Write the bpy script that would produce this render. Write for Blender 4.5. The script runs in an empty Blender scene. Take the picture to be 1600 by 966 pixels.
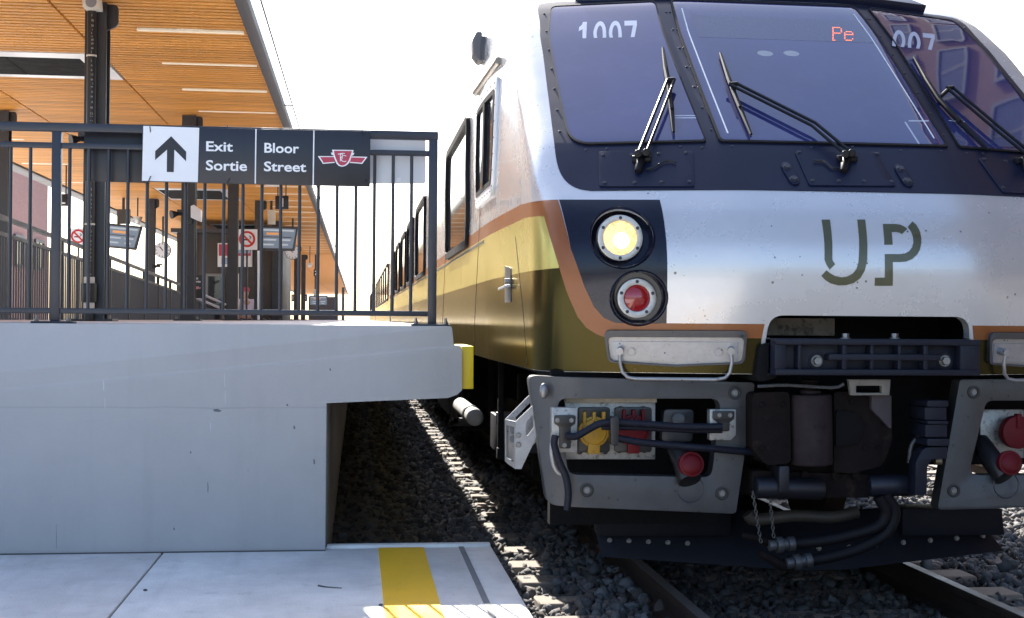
import bpy, bmesh, math, random
import numpy as np
from mathutils import Vector, Matrix
from mathutils.geometry import tessellate_polygon

R = math.radians
random.seed(7)
rng = np.random.default_rng(7)
sc = bpy.context.scene
COL = sc.collection

# ------------------------------------------------------------------ camera
F = 2080.0                                   # focal length in photo pixels (1600 wide)
EYE = 1.35                                   # eye height above the rail heads
PSI = math.atan(242.0 / F)                   # turned right of the track
THE = math.atan(18.8 / F)                    # tipped up a touch
ROLL = 0.0075
_f = Vector((math.sin(PSI) * math.cos(THE), math.cos(PSI) * math.cos(THE), math.sin(THE)))
_r0 = Vector((math.cos(PSI), -math.sin(PSI), 0))
_u0 = _r0.cross(_f)
_r = _r0 * math.cos(ROLL) + _u0 * math.sin(ROLL)
_u = _u0 * math.cos(ROLL) - _r0 * math.sin(ROLL)
cam = bpy.data.cameras.new('camera')
cam.sensor_width = 36.0
cam.lens = F / 1600.0 * 36.0
cam.clip_start = 0.05
cam.clip_end = 3000.0
cam_o = bpy.data.objects.new('camera', cam)
COL.objects.link(cam_o)
m = Matrix((( _r.x, _u.x, -_f.x, 0), (_r.y, _u.y, -_f.y, 0), (_r.z, _u.z, -_f.z, EYE), (0, 0, 0, 1)))
cam_o.matrix_world = m
sc.camera = cam_o

# ------------------------------------------------------------------ sky, sun, exposure
SUN_TO = Vector((-0.255, 1.18, 1.0)).normalized()      # towards the sun: ahead, a little left
SUN_EL = math.asin(SUN_TO.z)
SUN_AZ = math.atan2(SUN_TO.x, SUN_TO.y)               # from +Y, clockwise
world = bpy.data.worlds.new('World')
sc.world = world
world.use_nodes = True
wn = world.node_tree
wn.nodes.clear()
w_out = wn.nodes.new('ShaderNodeOutputWorld')
w_bg = wn.nodes.new('ShaderNodeBackground')
w_sky = wn.nodes.new('ShaderNodeTexSky')
w_sky.sky_type = 'NISHITA'
w_sky.sun_disc = False
w_sky.sun_elevation = SUN_EL
w_sky.sun_rotation = SUN_AZ
w_sky.dust_density = 2.4
w_sky.air_density = 1.0
w_sky.ozone_density = 3.0
w_bg.inputs['Strength'].default_value = 0.125
wn.links.new(w_sky.outputs[0], w_bg.inputs['Color'])
wn.links.new(w_bg.outputs[0], w_out.inputs['Surface'])
sun = bpy.data.lights.new('sun', 'SUN')
sun.energy = 5.0
sun.angle = R(0.5)
sun.color = (1.0, 0.95, 0.87)
sun_o = bpy.data.objects.new('sun', sun)
COL.objects.link(sun_o)
sun_o.location = (0, 0, 30)
sun_o.rotation_euler = (-SUN_TO).to_track_quat('-Z', 'Y').to_euler()
sc.view_settings.view_transform = 'Standard'
sc.view_settings.look = 'None'
sc.view_settings.exposure = 1.68
sc.view_settings.gamma = 1.0
sc.cycles.use_denoising = True
sc.cycles.max_bounces = 10
sc.cycles.diffuse_bounces = 5
sc.cycles.glossy_bounces = 5
sc.cycles.sample_clamp_indirect = 12.0


def ray(px, py):
    return _f + _r * ((px - 800) / F) + _u * ((483 - py) / F)


def at(px, py, Y):
    d = ray(px, py)
    k = Y / d.y
    return Vector((d.x * k, Y, EYE + d.z * k))


def atx(px, py, X):
    d = ray(px, py)
    k = X / d.x
    return Vector((X, d.y * k, EYE + d.z * k))


def atz(px, py, Z):
    d = ray(px, py)
    k = (Z - EYE) / d.z
    return Vector((d.x * k, d.y * k, Z))

# ------------------------------------------------------------------ small tools
WLOC = {}                                    # world location of every object made


def thing(name, label, cat, loc=(0, 0, 0), group=None):
    o = bpy.data.objects.new(name, None)
    o.empty_display_size = 0.1
    COL.objects.link(o)
    o.location = loc
    WLOC[o.name] = Vector(loc)
    o['label'] = label
    o['category'] = cat
    if group:
        o['group'] = group
    return o


def tag(o, label=None, cat=None, group=None, kind=None):
    for k, v in (('label', label), ('category', cat), ('group', group), ('kind', kind)):
        if v:
            o[k] = v
    return o


def link(name, mesh, parent=None, wloc=(0, 0, 0)):
    o = bpy.data.objects.new(name, mesh)
    COL.objects.link(o)
    WLOC[o.name] = Vector(wloc)
    if parent is not None:
        o.parent = parent
        o.location = Vector(wloc) - WLOC[parent.name]
    else:
        o.location = wloc
    return o


def copy_tree(o, shift, parent=None):
    """a thing with copies of its parts and sub-parts, moved by shift"""
    c = o.copy()
    COL.objects.link(c)
    WLOC[c.name] = WLOC[o.name] + Vector(shift)
    if parent is None:
        c.location = Vector(o.location) + Vector(shift)
    else:
        c.parent = parent
    for ch in list(o.children):
        copy_tree(ch, shift, c)
    return c


class MB:
    def __init__(self):
        self.v, self.f = [], []

    def add(self, vs, fs):
        n = len(self.v)
        self.v.extend([tuple(p) for p in vs])
        self.f.extend([tuple(i + n for i in q) for q in fs])
        return self

    def box(self, x0, x1, y0, y1, z0, z1):
        vs = [(x, y, z) for x in (x0, x1) for y in (y0, y1) for z in (z0, z1)]
        return self.add(vs, [(0, 1, 3, 2), (4, 6, 7, 5), (0, 4, 5, 1), (2, 3, 7, 6), (0, 2, 6, 4), (1, 5, 7, 3)])

    def obox(self, c, size, mat3):
        sx, sy, sz = [s / 2 for s in size]
        vs = [Vector(c) + mat3 @ Vector((x, y, z)) for x in (-sx, sx) for y in (-sy, sy) for z in (-sz, sz)]
        return self.add(vs, [(0, 1, 3, 2), (4, 6, 7, 5), (0, 4, 5, 1), (2, 3, 7, 6), (0, 2, 6, 4), (1, 5, 7, 3)])

    def bar(self, a, b, w, d=None, up=(0, 0, 1)):
        """square bar from a to b"""
        a, b = Vector(a), Vector(b)
        d = w if d is None else d
        t = (b - a)
        L = t.length
        t.normalize()
        s = t.cross(Vector(up))
        if s.length < 1e-4:
            s = t.cross(Vector((1, 0, 0)))
        s.normalize()
        n = s.cross(t)
        return self.obox((a + b) / 2, (w, L, d), Matrix((s, t, n)).transposed())

    def cyl(self, a, b, r, n=16, r2=None, caps=True):
        a, b = Vector(a), Vector(b)
        r2 = r if r2 is None else r2
        t = (b - a).normalized()
        s = t.cross(Vector((0, 0, 1)))
        if s.length < 1e-3:
            s = t.cross(Vector((1, 0, 0)))
        s.normalize()
        q = t.cross(s)
        vs, fs = [], []
        for p, rr in ((a, r), (b, r2)):
            for i in range(n):
                w = 2 * math.pi * i / n
                vs.append(p + s * (rr * math.cos(w)) + q * (rr * math.sin(w)))
        for i in range(n):
            j = (i + 1) % n
            fs.append((i, j, n + j, n + i))
        if caps:
            fs.append(tuple(range(n - 1, -1, -1)))
            fs.append(tuple(range(n, 2 * n)))
        return self.add(vs, fs)

    def ring(self, a, b, r0, r1, n=32):
        """hollow cylinder"""
        a, b = Vector(a), Vector(b)
        t = (b - a).normalized()
        s = t.cross(Vector((0, 0, 1)))
        if s.length < 1e-3:
            s = t.cross(Vector((1, 0, 0)))
        s.normalize()
        q = t.cross(s)
        vs, fs = [], []
        for p, rr in ((a, r0), (a, r1), (b, r1), (b, r0)):
            for i in range(n):
                w = 2 * math.pi * i / n
                vs.append(p + s * (rr * math.cos(w)) + q * (rr * math.sin(w)))
        for k in range(4):
            k2 = (k + 1) % 4
            for i in range(n):
                j = (i + 1) % n
                fs.append((k * n + i, k2 * n + i, k2 * n + j, k * n + j))
        return self.add(vs, fs)

    def tube(self, pts, r, n=10, caps=True, sub=0):
        pts = [Vector(p) for p in pts]
        if sub:                                       # Catmull-Rom smoothing
            P = [pts[0] * 2 - pts[1]] + pts + [pts[-1] * 2 - pts[-2]]
            out = []
            for i in range(1, len(P) - 2):
                for k in range(sub):
                    t = k / sub
                    p0, p1, p2, p3 = P[i - 1], P[i], P[i + 1], P[i + 2]
                    out.append(0.5 * ((2 * p1) + (p2 - p0) * t + (2 * p0 - 5 * p1 + 4 * p2 - p3) * t * t + (3 * p1 - p0 - 3 * p2 + p3) * t ** 3))
            out.append(pts[-1])
            pts = out
        rr = r if isinstance(r, (list, tuple)) else [r] * len(pts)
        if len(rr) != len(pts):
            rr = [rr[0] + (rr[-1] - rr[0]) * i / (len(pts) - 1) for i in range(len(pts))]
        vs, fs = [], []
        s = None
        for i, p in enumerate(pts):
            t = (pts[min(i + 1, len(pts) - 1)] - pts[max(i - 1, 0)]).normalized()
            if s is None:
                s = t.cross(Vector((0, 0, 1)))
                if s.length < 1e-3:
                    s = t.cross(Vector((1, 0, 0)))
            s = (s - t * s.dot(t)).normalized()
            q = t.cross(s)
            for k in range(n):
                w = 2 * math.pi * k / n
                vs.append(p + s * (rr[i] * math.cos(w)) + q * (rr[i] * math.sin(w)))
        for i in range(len(pts) - 1):
            for k in range(n):
                j = (k + 1) % n
                fs.append((i * n + k, i * n + j, (i + 1) * n + j, (i + 1) * n + k))
        if caps:
            fs.append(tuple(range(n - 1, -1, -1)))
            fs.append(tuple(range((len(pts) - 1) * n, len(pts) * n)))
        return self.add(vs, fs)

    def sphere(self, c, r, n=12, sc3=(1, 1, 1)):
        vs, fs = [], []
        m = n // 2
        for i in range(m + 1):
            a = math.pi * i / m
            for k in range(n):
                w = 2 * math.pi * k / n
                vs.append((c[0] + r * sc3[0] * math.sin(a) * math.cos(w), c[1] + r * sc3[1] * math.sin(a) * math.sin(w), c[2] + r * sc3[2] * math.cos(a)))
        for i in range(m):
            for k in range(n):
                j = (k + 1) % n
                fs.append((i * n + k, (i + 1) * n + k, (i + 1) * n + j, i * n + j))
        return self.add(vs, fs)

    def plate(self, loops, a, b, axis='Y'):
        """flat plate with holes: loops of 2D points, from a to b along axis"""
        def mk(p, t):
            return {'Y': (p[0], t, p[1]), 'X': (t, p[0], p[1]), 'Z': (p[0], p[1], t)}[axis]
        flat = [p for L in loops for p in L]
        tris = tessellate_polygon([[Vector((p[0], p[1], 0)) for p in L] for L in loops])
        n = len(flat)
        vs = [mk(p, a) for p in flat] + [mk(p, b) for p in flat]
        fs = [tuple(t) for t in tris] + [tuple(n + i for i in reversed(t)) for t in tris]
        o = 0
        for L in loops:
            k = len(L)
            for i in range(k):
                j = (i + 1) % k
                fs.append((o + i, o + j, n + o + j, n + o + i))
            o += k
        return self.add(vs, fs)

    def mesh(self, name, mat=None, bevel=0, angle=38, seg=2, cuts=(), warp=None, shift=(0, 0, 0)):
        bm = bmesh.new()
        vv = [bm.verts.new(p) for p in self.v]
        for q in self.f:
            try:
                bm.faces.new([vv[i] for i in q])
            except ValueError:
                pass
        bmesh.ops.remove_doubles(bm, verts=bm.verts, dist=1e-5)
        for (ax, val) in cuts:
            no = {'X': (1, 0, 0), 'Y': (0, 1, 0), 'Z': (0, 0, 1)}[ax]
            co = [c * val for c in no]
            bmesh.ops.bisect_plane(bm, geom=bm.verts[:] + bm.edges[:] + bm.faces[:], plane_co=co, plane_no=no)
        if warp:
            for v in bm.verts:
                v.co = warp(v.co)
        bmesh.ops.recalc_face_normals(bm, faces=bm.faces)
        if bevel:
            es = [e for e in bm.edges if len(e.link_faces) == 2 and e.calc_face_angle(0) > R(40)]
            bmesh.ops.bevel(bm, geom=es, offset=bevel, segments=seg, profile=0.5, affect='EDGES', clamp_overlap=True)
        bm.normal_update()
        for e in bm.edges:
            e.smooth = not (len(e.link_faces) == 2 and e.calc_face_angle(0) > R(angle))
        for q in bm.faces:
            q.smooth = True
        if any(shift):
            bmesh.ops.translate(bm, verts=bm.verts, vec=shift)
        me = bpy.data.meshes.new(name)
        bm.to_mesh(me)
        bm.free()
        if mat:
            me.materials.append(mat)
        return me

    def obj(self, name, mat, parent=None, origin=None, **kw):
        if origin is None:
            a = np.array(self.v)
            c = (a.min(0) + a.max(0)) / 2
            if parent is None:
                c[2] = a[:, 2].min()
            origin = Vector([float(x) for x in c])
        me = self.mesh(name, mat, shift=-Vector(origin), **kw)
        return link(name, me, parent, origin)


def rpoly(pts, r, n=5):
    """polygon with rounded corners"""
    out = []
    k = len(pts)
    rs = r if isinstance(r, (list, tuple)) else [r] * k
    for i in range(k):
        p = Vector(pts[i][:2])
        a = (Vector(pts[i - 1][:2]) - p)
        b = (Vector(pts[(i + 1) % k][:2]) - p)
        rr = rs[i]
        if rr <= 0:
            out.append((p.x, p.y))
            continue
        la, lb = a.length, b.length
        a.normalize()
        b.normalize()
        half = a.angle(b) / 2
        d = min(rr / math.tan(half), la * 0.48, lb * 0.48)
        p1, p2 = p + a * d, p + b * d
        for j in range(n + 1):
            t = j / n
            q = p1 * (1 - t) ** 2 + p * 2 * t * (1 - t) + p2 * t * t
            out.append((q.x, q.y))
    return out


def rrect(x0, x1, z0, z1, r, n=5):
    return rpoly([(x0, z0), (x1, z0), (x1, z1), (x0, z1)], r, n)


def circ(cx, cz, r, n=28):
    return [(cx + r * math.cos(2 * math.pi * i / n), cz + r * math.sin(2 * math.pi * i / n)) for i in range(n)]


def PX(pts, Y):
    """photo positions -> (x, z) on the plane at distance Y"""
    return [(p.x, p.z) for p in (at(a, b, Y) for a, b in pts)]


def text_geo(s, bold=0.0, spacing=1.0, res=3):
    cu = bpy.data.curves.new('lettering', 'FONT')
    cu.body = s
    cu.size = 1.0
    cu.offset = bold
    cu.resolution_u = res
    cu.space_character = spacing
    cu.fill_mode = 'BOTH'
    o = bpy.data.objects.new('lettering', cu)
    COL.objects.link(o)
    dg = bpy.context.evaluated_depsgraph_get()
    me = bpy.data.meshes.new_from_object(o.evaluated_get(dg))
    vs = np.array([v.co[:2] for v in me.vertices])
    fs = [tuple(p.vertices) for p in me.polygons]
    bpy.data.meshes.remove(me)
    bpy.data.objects.remove(o)
    bpy.data.curves.remove(cu)
    vs = vs - np.array([vs[:, 0].min(), 0])
    return vs, fs


def text_box(mb, s, x, z, w, h, y, bold=0.012, thick=0.0012, spacing=1.0):
    """lettering on a plane facing -Y; cap height h, total width w (None keeps the proportion)"""
    vs, fs = text_geo(s, bold, spacing)
    cap, _ = text_geo('H', bold)
    ch = cap[:, 1].max()
    kz = h / ch
    kx = kz if w is None else w / vs[:, 0].max()
    n = len(vs)
    V = [(x + p[0] * kx, y, z + p[1] * kz) for p in vs] + [(x + p[0] * kx, y + thick, z + p[1] * kz) for p in vs]
    mb.add(V, fs)
    return mb


# ------------------------------------------------------------------ materials
def mat(name, col, rough=0.5, metal=0.0, var=0.12, vscale=6.0, dirt=None, dscale=20.0, dthr=0.62, damt=0.8, bump=0.0, bscale=60.0,
        coat=0.0, streak=None, ior=None, emit=None, estr=0.0, stretch=(1, 1, 1), rvar=0.12, coatr=0.05, spec=None, waves=0.0, specks=None, tint=None):
    m = bpy.data.materials.new(name)
    m.use_nodes = True
    nt = m.node_tree
    N, L = nt.nodes, nt.links
    p = N['Principled BSDF']
    p.inputs['Roughness'].default_value = rough
    p.inputs['Metallic'].default_value = metal
    if ior:
        p.inputs['IOR'].default_value = ior
    if spec is not None:
        p.inputs['Specular IOR Level'].default_value = spec
    if coat:
        p.inputs['Coat Weight'].default_value = coat
        p.inputs['Coat Roughness'].default_value = coatr
    if emit:
        p.inputs['Emission Color'].default_value = (*emit, 1)
        p.inputs['Emission Strength'].default_value = estr
    g = N.new('ShaderNodeNewGeometry')
    mp = N.new('ShaderNodeMapping')
    mp.inputs['Scale'].default_value = stretch
    L.new(g.outputs['Position'], mp.inputs['Vector'])
    vec = mp.outputs[0]
    n1 = N.new('ShaderNodeTexNoise')
    n1.inputs['Scale'].default_value = vscale
    n1.inputs['Detail'].default_value = 6
    n1.inputs['Roughness'].default_value = 0.65
    L.new(vec, n1.inputs['Vector'])
    mr = N.new('ShaderNodeMapRange')
    mr.inputs[1].default_value = 0.25
    mr.inputs[2].default_value = 0.75
    mr.inputs[3].default_value = 1 - var
    mr.inputs[4].default_value = 1 + var
    L.new(n1.outputs[0], mr.inputs[0])
    mul = N.new('ShaderNodeVectorMath')
    mul.operation = 'SCALE'
    mul.inputs[0].default_value = col
    L.new(mr.outputs[0], mul.inputs['Scale'])
    out = mul.outputs[0]
    if dirt:
        n2 = N.new('ShaderNodeTexNoise')
        n2.inputs['Scale'].default_value = dscale
        n2.inputs['Detail'].default_value = 8
        n2.inputs['Roughness'].default_value = 0.7
        L.new(vec, n2.inputs['Vector'])
        r2 = N.new('ShaderNodeMapRange')
        r2.inputs[1].default_value = dthr
        r2.inputs[2].default_value = dthr + 0.1
        r2.inputs[3].default_value = 0
        r2.inputs[4].default_value = damt
        L.new(n2.outputs[0], r2.inputs[0])
        mx = N.new('ShaderNodeMix')
        mx.data_type = 'RGBA'
        L.new(r2.outputs[0], mx.inputs['Factor'])
        L.new(out, mx.inputs['A'])
        mx.inputs['B'].default_value = (*dirt, 1)
        out = mx.outputs['Result']
    if streak:
        sc_, amt, colr = streak
        mp2 = N.new('ShaderNodeMapping')
        mp2.inputs['Scale'].default_value = sc_
        L.new(g.outputs['Position'], mp2.inputs['Vector'])
        n3 = N.new('ShaderNodeTexNoise')
        n3.inputs['Scale'].default_value = 1.0
        n3.inputs['Detail'].default_value = 7
        n3.inputs['Roughness'].default_value = 0.6
        L.new(mp2.outputs[0], n3.inputs['Vector'])
        r3 = N.new('ShaderNodeMapRange')
        r3.inputs[1].default_value = 0.5
        r3.inputs[2].default_value = 0.75
        r3.inputs[3].default_value = 0
        r3.inputs[4].default_value = amt
        L.new(n3.outputs[0], r3.inputs[0])
        mx = N.new('ShaderNodeMix')
        mx.data_type = 'RGBA'
        L.new(r3.outputs[0], mx.inputs['Factor'])
        L.new(out, mx.inputs['A'])
        mx.inputs['B'].default_value = (*colr, 1)
        out = mx.outputs['Result']
    if specks:
        ss, thr, keep, colr, amt = specks
        vo = N.new('ShaderNodeTexVoronoi')
        vo.inputs['Scale'].default_value = ss
        L.new(g.outputs['Position'], vo.inputs['Vector'])
        sepc = N.new('ShaderNodeSeparateColor')
        L.new(vo.outputs['Color'], sepc.inputs[0])
        k1 = N.new('ShaderNodeMath')
        k1.operation = 'LESS_THAN'
        L.new(sepc.outputs[0], k1.inputs[0])
        k1.inputs[1].default_value = keep
        sz = N.new('ShaderNodeMath')                     # spots of unequal size
        sz.operation = 'MULTIPLY'
        L.new(sepc.outputs[1], sz.inputs[0])
        sz.inputs[1].default_value = thr
        k2 = N.new('ShaderNodeMath')
        k2.operation = 'LESS_THAN'
        L.new(vo.outputs['Distance'], k2.inputs[0])
        L.new(sz.outputs[0], k2.inputs[1])
        k3 = N.new('ShaderNodeMath')
        k3.operation = 'MULTIPLY'
        L.new(k1.outputs[0], k3.inputs[0])
        L.new(k2.outputs[0], k3.inputs[1])
        k4 = N.new('ShaderNodeMath')
        k4.operation = 'MULTIPLY'
        L.new(k3.outputs[0], k4.inputs[0])
        k4.inputs[1].default_value = amt
        mx = N.new('ShaderNodeMix')
        mx.data_type = 'RGBA'
        L.new(k4.outputs[0], mx.inputs['Factor'])
        L.new(out, mx.inputs['A'])
        mx.inputs['B'].default_value = (*colr, 1)
        out = mx.outputs['Result']
    if tint:
        p.inputs['Specular Tint'].default_value = (*tint, 1)
    L.new(out, p.inputs['Base Color'])
    if rvar:
        rr = N.new('ShaderNodeMapRange')
        rr.inputs[1].default_value = 0.3
        rr.inputs[2].default_value = 0.7
        rr.inputs[3].default_value = max(0.0, rough * (1 - rvar))
        rr.inputs[4].default_value = min(1.0, rough * (1 + rvar))
        L.new(n1.outputs[0], rr.inputs[0])
        L.new(rr.outputs[0], p.inputs['Roughness'])
    if bump:
        n4 = N.new('ShaderNodeTexNoise')
        n4.inputs['Scale'].default_value = bscale
        n4.inputs['Detail'].default_value = 5
        L.new(vec, n4.inputs['Vector'])
        b = N.new('ShaderNodeBump')
        b.inputs['Strength'].default_value = bump
        b.inputs['Distance'].default_value = 0.01
        L.new(n4.outputs[0], b.inputs['Height'])
        last = b
        L.new(last.outputs[0], p.inputs['Normal'])
        if coat and waves:
            L.new(last.outputs[0], p.inputs['Coat Normal'])
    m.diffuse_color = (*col, 1)
    return m


M = {}
M['concrete'] = mat('concrete', (0.445, 0.44, 0.44), 0.85, specks=(5, 0.05, 0.35, (0.2, 0.2, 0.2), 0.7), var=0.09, vscale=1.1, dirt=(0.17, 0.17, 0.17), dscale=11, dthr=0.68, damt=0.55,
                    bump=0.25, bscale=45, streak=((6, 6, 0.4), 0.22, (0.27, 0.275, 0.29)))
M['paving'] = mat('paving_concrete', (0.74, 0.725, 0.70), 0.85, specks=(9, 0.055, 0.3, (0.2, 0.19, 0.18), 0.8), var=0.2, vscale=2.6, dirt=(0.25, 0.24, 0.23), dscale=7, dthr=0.58, damt=0.22, bump=0.35, bscale=90,
                  streak=((7, 1.2, 1), 0.25, (0.36, 0.36, 0.36)))
M['joint'] = mat('joint_filler', (0.09, 0.085, 0.08), 0.9, bump=0.3)
M['yellow_paint'] = mat('yellow_paint', (0.85, 0.47, 0.012), 0.7, var=0.10, vscale=3, dirt=(0.35, 0.24, 0.06), dscale=10, dthr=0.66, damt=0.4, bump=0.25, bscale=90)
M['yellow_plastic'] = mat('yellow_plastic', (0.80, 0.58, 0.015), 0.45, var=0.05, dirt=(0.25, 0.2, 0.05), dscale=25, dthr=0.72)
M['dark_stone'] = mat('dark_ballast', (0.048, 0.046, 0.045), 0.8, var=0.45, vscale=14, bump=0.5, bscale=120)
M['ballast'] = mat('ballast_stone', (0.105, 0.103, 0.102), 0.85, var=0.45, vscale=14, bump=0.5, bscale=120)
M['gravel'] = mat('gravel_ground', (0.12, 0.115, 0.11), 0.95, var=0.5, vscale=9, bump=1.0, bscale=28)
M['tie'] = mat('sleeper_wood', (0.24, 0.20, 0.165), 0.9, var=0.3, vscale=12, bump=0.4, bscale=40, stretch=(0.15, 1, 1))
M['rail'] = mat('rail_steel', (0.045, 0.030, 0.022), 0.6, metal=0.4, var=0.3, bump=0.2)
M['rail_top'] = mat('rail_head_steel', (0.13, 0.115, 0.105), 0.55, metal=0.3, var=0.1)
M['wood'] = mat('soffit_wood', (0.66, 0.29, 0.05), 0.55, var=0.22, vscale=5, stretch=(0.35, 6, 1), bump=0.1, bscale=30)
M['wood_gap'] = mat('soffit_backing', (0.025, 0.012, 0.006), 0.9)
M['steel'] = mat('dark_painted_steel', (0.030, 0.031, 0.036), 0.42, var=0.2, vscale=8, bump=0.05, bscale=60)
M['steel2'] = mat('charcoal_painted_steel', (0.055, 0.055, 0.062), 0.5, var=0.15, vscale=5)
M['rail_paint'] = mat('railing_paint', (0.022, 0.025, 0.036), 0.38, var=0.2, vscale=10, bump=0.06, bscale=80)
M['fascia'] = mat('fascia_metal', (0.075, 0.073, 0.078), 0.5, var=0.08, vscale=1.5)
M['pale_metal'] = mat('pale_metal', (0.72, 0.73, 0.75), 0.35, metal=0.3, var=0.06)
M['white'] = mat('white_panel', (0.76, 0.77, 0.79), 0.5, var=0.03)
M['cream'] = mat('cream_plastic', (0.62, 0.58, 0.5), 0.5, var=0.05)
M['lampbar'] = mat('lamp_diffuser', (0.72, 0.62, 0.47), 0.5, var=0.03, emit=(1.0, 0.83, 0.62), estr=0.09)
M['sign_dark'] = mat('sign_dark', (0.014, 0.015, 0.023), 0.38, var=0.1)
M['sign_white'] = mat('sign_white', (0.80, 0.81, 0.83), 0.42, var=0.02)
M['ink_black'] = mat('sign_black', (0.01, 0.01, 0.016), 0.4)
M['red_badge'] = mat('badge_red', (0.42, 0.035, 0.075), 0.4, var=0.05)
M['sign_red'] = mat('sign_red', (0.55, 0.02, 0.02), 0.45)
M['black_plastic'] = mat('black_plastic', (0.012, 0.012, 0.014), 0.4, var=0.2)
M['wiper_black'] = mat('wiper_black', (0.007, 0.007, 0.009), 0.45, var=0.2, spec=0.22)
M['pipe_print'] = mat('black_pipe', (0.014, 0.014, 0.016), 0.35, var=0.2)
M['plate_zinc'] = mat('zinc_plate', (0.34, 0.34, 0.33), 0.45, metal=0.6, var=0.25, vscale=25, dirt=(0.08, 0.07, 0.06), dscale=38, dthr=0.54, damt=0.8)
M['silver'] = mat('silver_paint', (0.55, 0.553, 0.565), 0.27, metal=0.42, var=0.05, vscale=2.5, dirt=(0.13, 0.12, 0.11), dscale=30, dthr=0.74, damt=0.5, coat=0.35, rvar=0.25, specks=(23, 0.15, 0.36, (0.09, 0.08, 0.07), 0.85))
M['side_silver'] = M['silver']
M['orange'] = mat('orange_paint', (0.225, 0.066, 0.009), 0.36, metal=0.1, var=0.08, vscale=3, coat=0.15, dirt=(0.2, 0.1, 0.05), dscale=30, dthr=0.72, damt=0.5)
M['gold'] = mat('gold_paint', (0.54, 0.45, 0.14), 0.24, metal=0.4, var=0.06, vscale=3, bump=0.06, bscale=1.6, tint=(1.0, 0.85, 0.45), specks=(14, 0.08, 0.2, (0.1, 0.09, 0.05), 0.6))
M['olive'] = mat('olive_paint', (0.030, 0.027, 0.010), 0.22, metal=0.65, var=0.15, vscale=3, dirt=(0.09, 0.08, 0.06), dscale=20, dthr=0.69, damt=0.3, bump=0.06, bscale=1.6, tint=(1.0, 0.78, 0.32),
                 specks=(15, 0.09, 0.3, (0.13, 0.12, 0.10), 0.6))
M['logo_olive'] = mat('logo_olive', (0.075, 0.075, 0.035), 0.3, metal=0.2, coat=0.4)
M['navy'] = mat('navy_gloss', (0.006, 0.007, 0.018), 0.12, var=0.2, spec=0.35)
M['mask'] = mat('black_mask_paint', (0.008, 0.011, 0.030), 0.34, var=0.15, vscale=4, spec=0.2, dirt=(0.03, 0.03, 0.04), dscale=15, dthr=0.66, damt=0.4)
M['rubber'] = mat('black_rubber', (0.006, 0.006, 0.008), 0.6, var=0.2, spec=0.2)
M['glass'] = mat('windscreen_glass', (0.030, 0.034, 0.120), 0.03, var=0.2, vscale=1.5, ior=1.72, rvar=0.0, dirt=(0.05, 0.054, 0.13), dscale=4, dthr=0.52, damt=0.3)
M['side_glass'] = mat('side_window_glass', (0.03, 0.033, 0.04), 0.04, var=0.1, ior=1.9, rvar=0.0)
M['number'] = mat('number_print', (0.42, 0.45, 0.55), 0.35, var=0.04)
M['led'] = mat('led_red', (0.5, 0.1, 0.05), 0.4, emit=(1.0, 0.22, 0.10), estr=0.7)
M['lamp_on'] = mat('lit_lamp_glass', (0.55, 0.42, 0.22), 0.15, emit=(1.0, 0.60, 0.22), estr=0.42, var=0.05)
M['bulb'] = mat('lit_lamp_core', (1, 0.9, 0.7), 0.2, emit=(1.0, 0.85, 0.55), estr=1.1, var=0.02)
M['red_lens'] = mat('red_lens', (0.20, 0.006, 0.010), 0.12, coat=0.8, var=0.1, emit=(0.8, 0.03, 0.02), estr=0.02)
M['bezel'] = mat('lamp_bezel', (0.48, 0.47, 0.45), 0.4, metal=0.5, var=0.2, vscale=30, dirt=(0.1, 0.09, 0.08), dscale=40, dthr=0.62, damt=0.7)
M['alu'] = mat('dirty_aluminium', (0.31, 0.315, 0.33), 0.38, metal=0.5, var=0.18, vscale=14, dirt=(0.10, 0.095, 0.09), specks=(40, 0.22, 0.3, (0.06, 0.055, 0.05), 0.8), dscale=48, dthr=0.60, damt=0.8, bump=0.05)
M['cast_grey'] = mat('grey_casting', (0.068, 0.068, 0.072), 0.42, metal=0.35, var=0.22, vscale=7, dirt=(0.025, 0.024, 0.022), dscale=34, dthr=0.61, damt=0.6, specks=(26, 0.2, 0.3, (0.02, 0.02, 0.02), 0.7), bump=0.06,
                     streak=((9, 9, 1.2), 0.35, (0.09, 0.085, 0.08)))
M['beam_blue'] = mat('blue_black_casting', (0.010, 0.012, 0.022), 0.5, spec=0.25, var=0.25, vscale=20, dirt=(0.10, 0.09, 0.08), dscale=40, dthr=0.68, damt=0.5, bump=0.15)
M['coupler'] = mat('rusty_coupler', (0.010, 0.007, 0.007), 0.8, spec=0.12, var=0.5, vscale=10, dirt=(0.03, 0.02, 0.016), dscale=12, dthr=0.58, damt=0.7, bump=0.3, bscale=50)
M['under'] = mat('underframe_black', (0.005, 0.005, 0.006), 0.75, spec=0.15, var=0.4, vscale=12, bump=0.2)
M['plow'] = mat('plow_steel', (0.007, 0.008, 0.014), 0.6, spec=0.2, var=0.3, vscale=8, dirt=(0.022, 0.02, 0.018), dscale=12, dthr=0.63, damt=0.5, bump=0.12)
M['hose'] = mat('hose_rubber', (0.010, 0.011, 0.020), 0.5, spec=0.22, var=0.4, vscale=40, dirt=(0.06, 0.06, 0.07), dscale=60, dthr=0.6, damt=0.5, bump=0.15)
M['bolt'] = mat('bolt_zinc', (0.22, 0.22, 0.22), 0.38, metal=0.8, var=0.25, vscale=60, dirt=(0.08, 0.07, 0.06), dscale=70, dthr=0.58)
M['bolt_dark'] = mat('bolt_painted', (0.03, 0.03, 0.04), 0.4, var=0.2)
M['cap_yellow'] = mat('yellow_cap', (0.40, 0.22, 0.012), 0.5, var=0.15, dirt=(0.05, 0.04, 0.02), dscale=45, dthr=0.58, damt=0.85)
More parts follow.
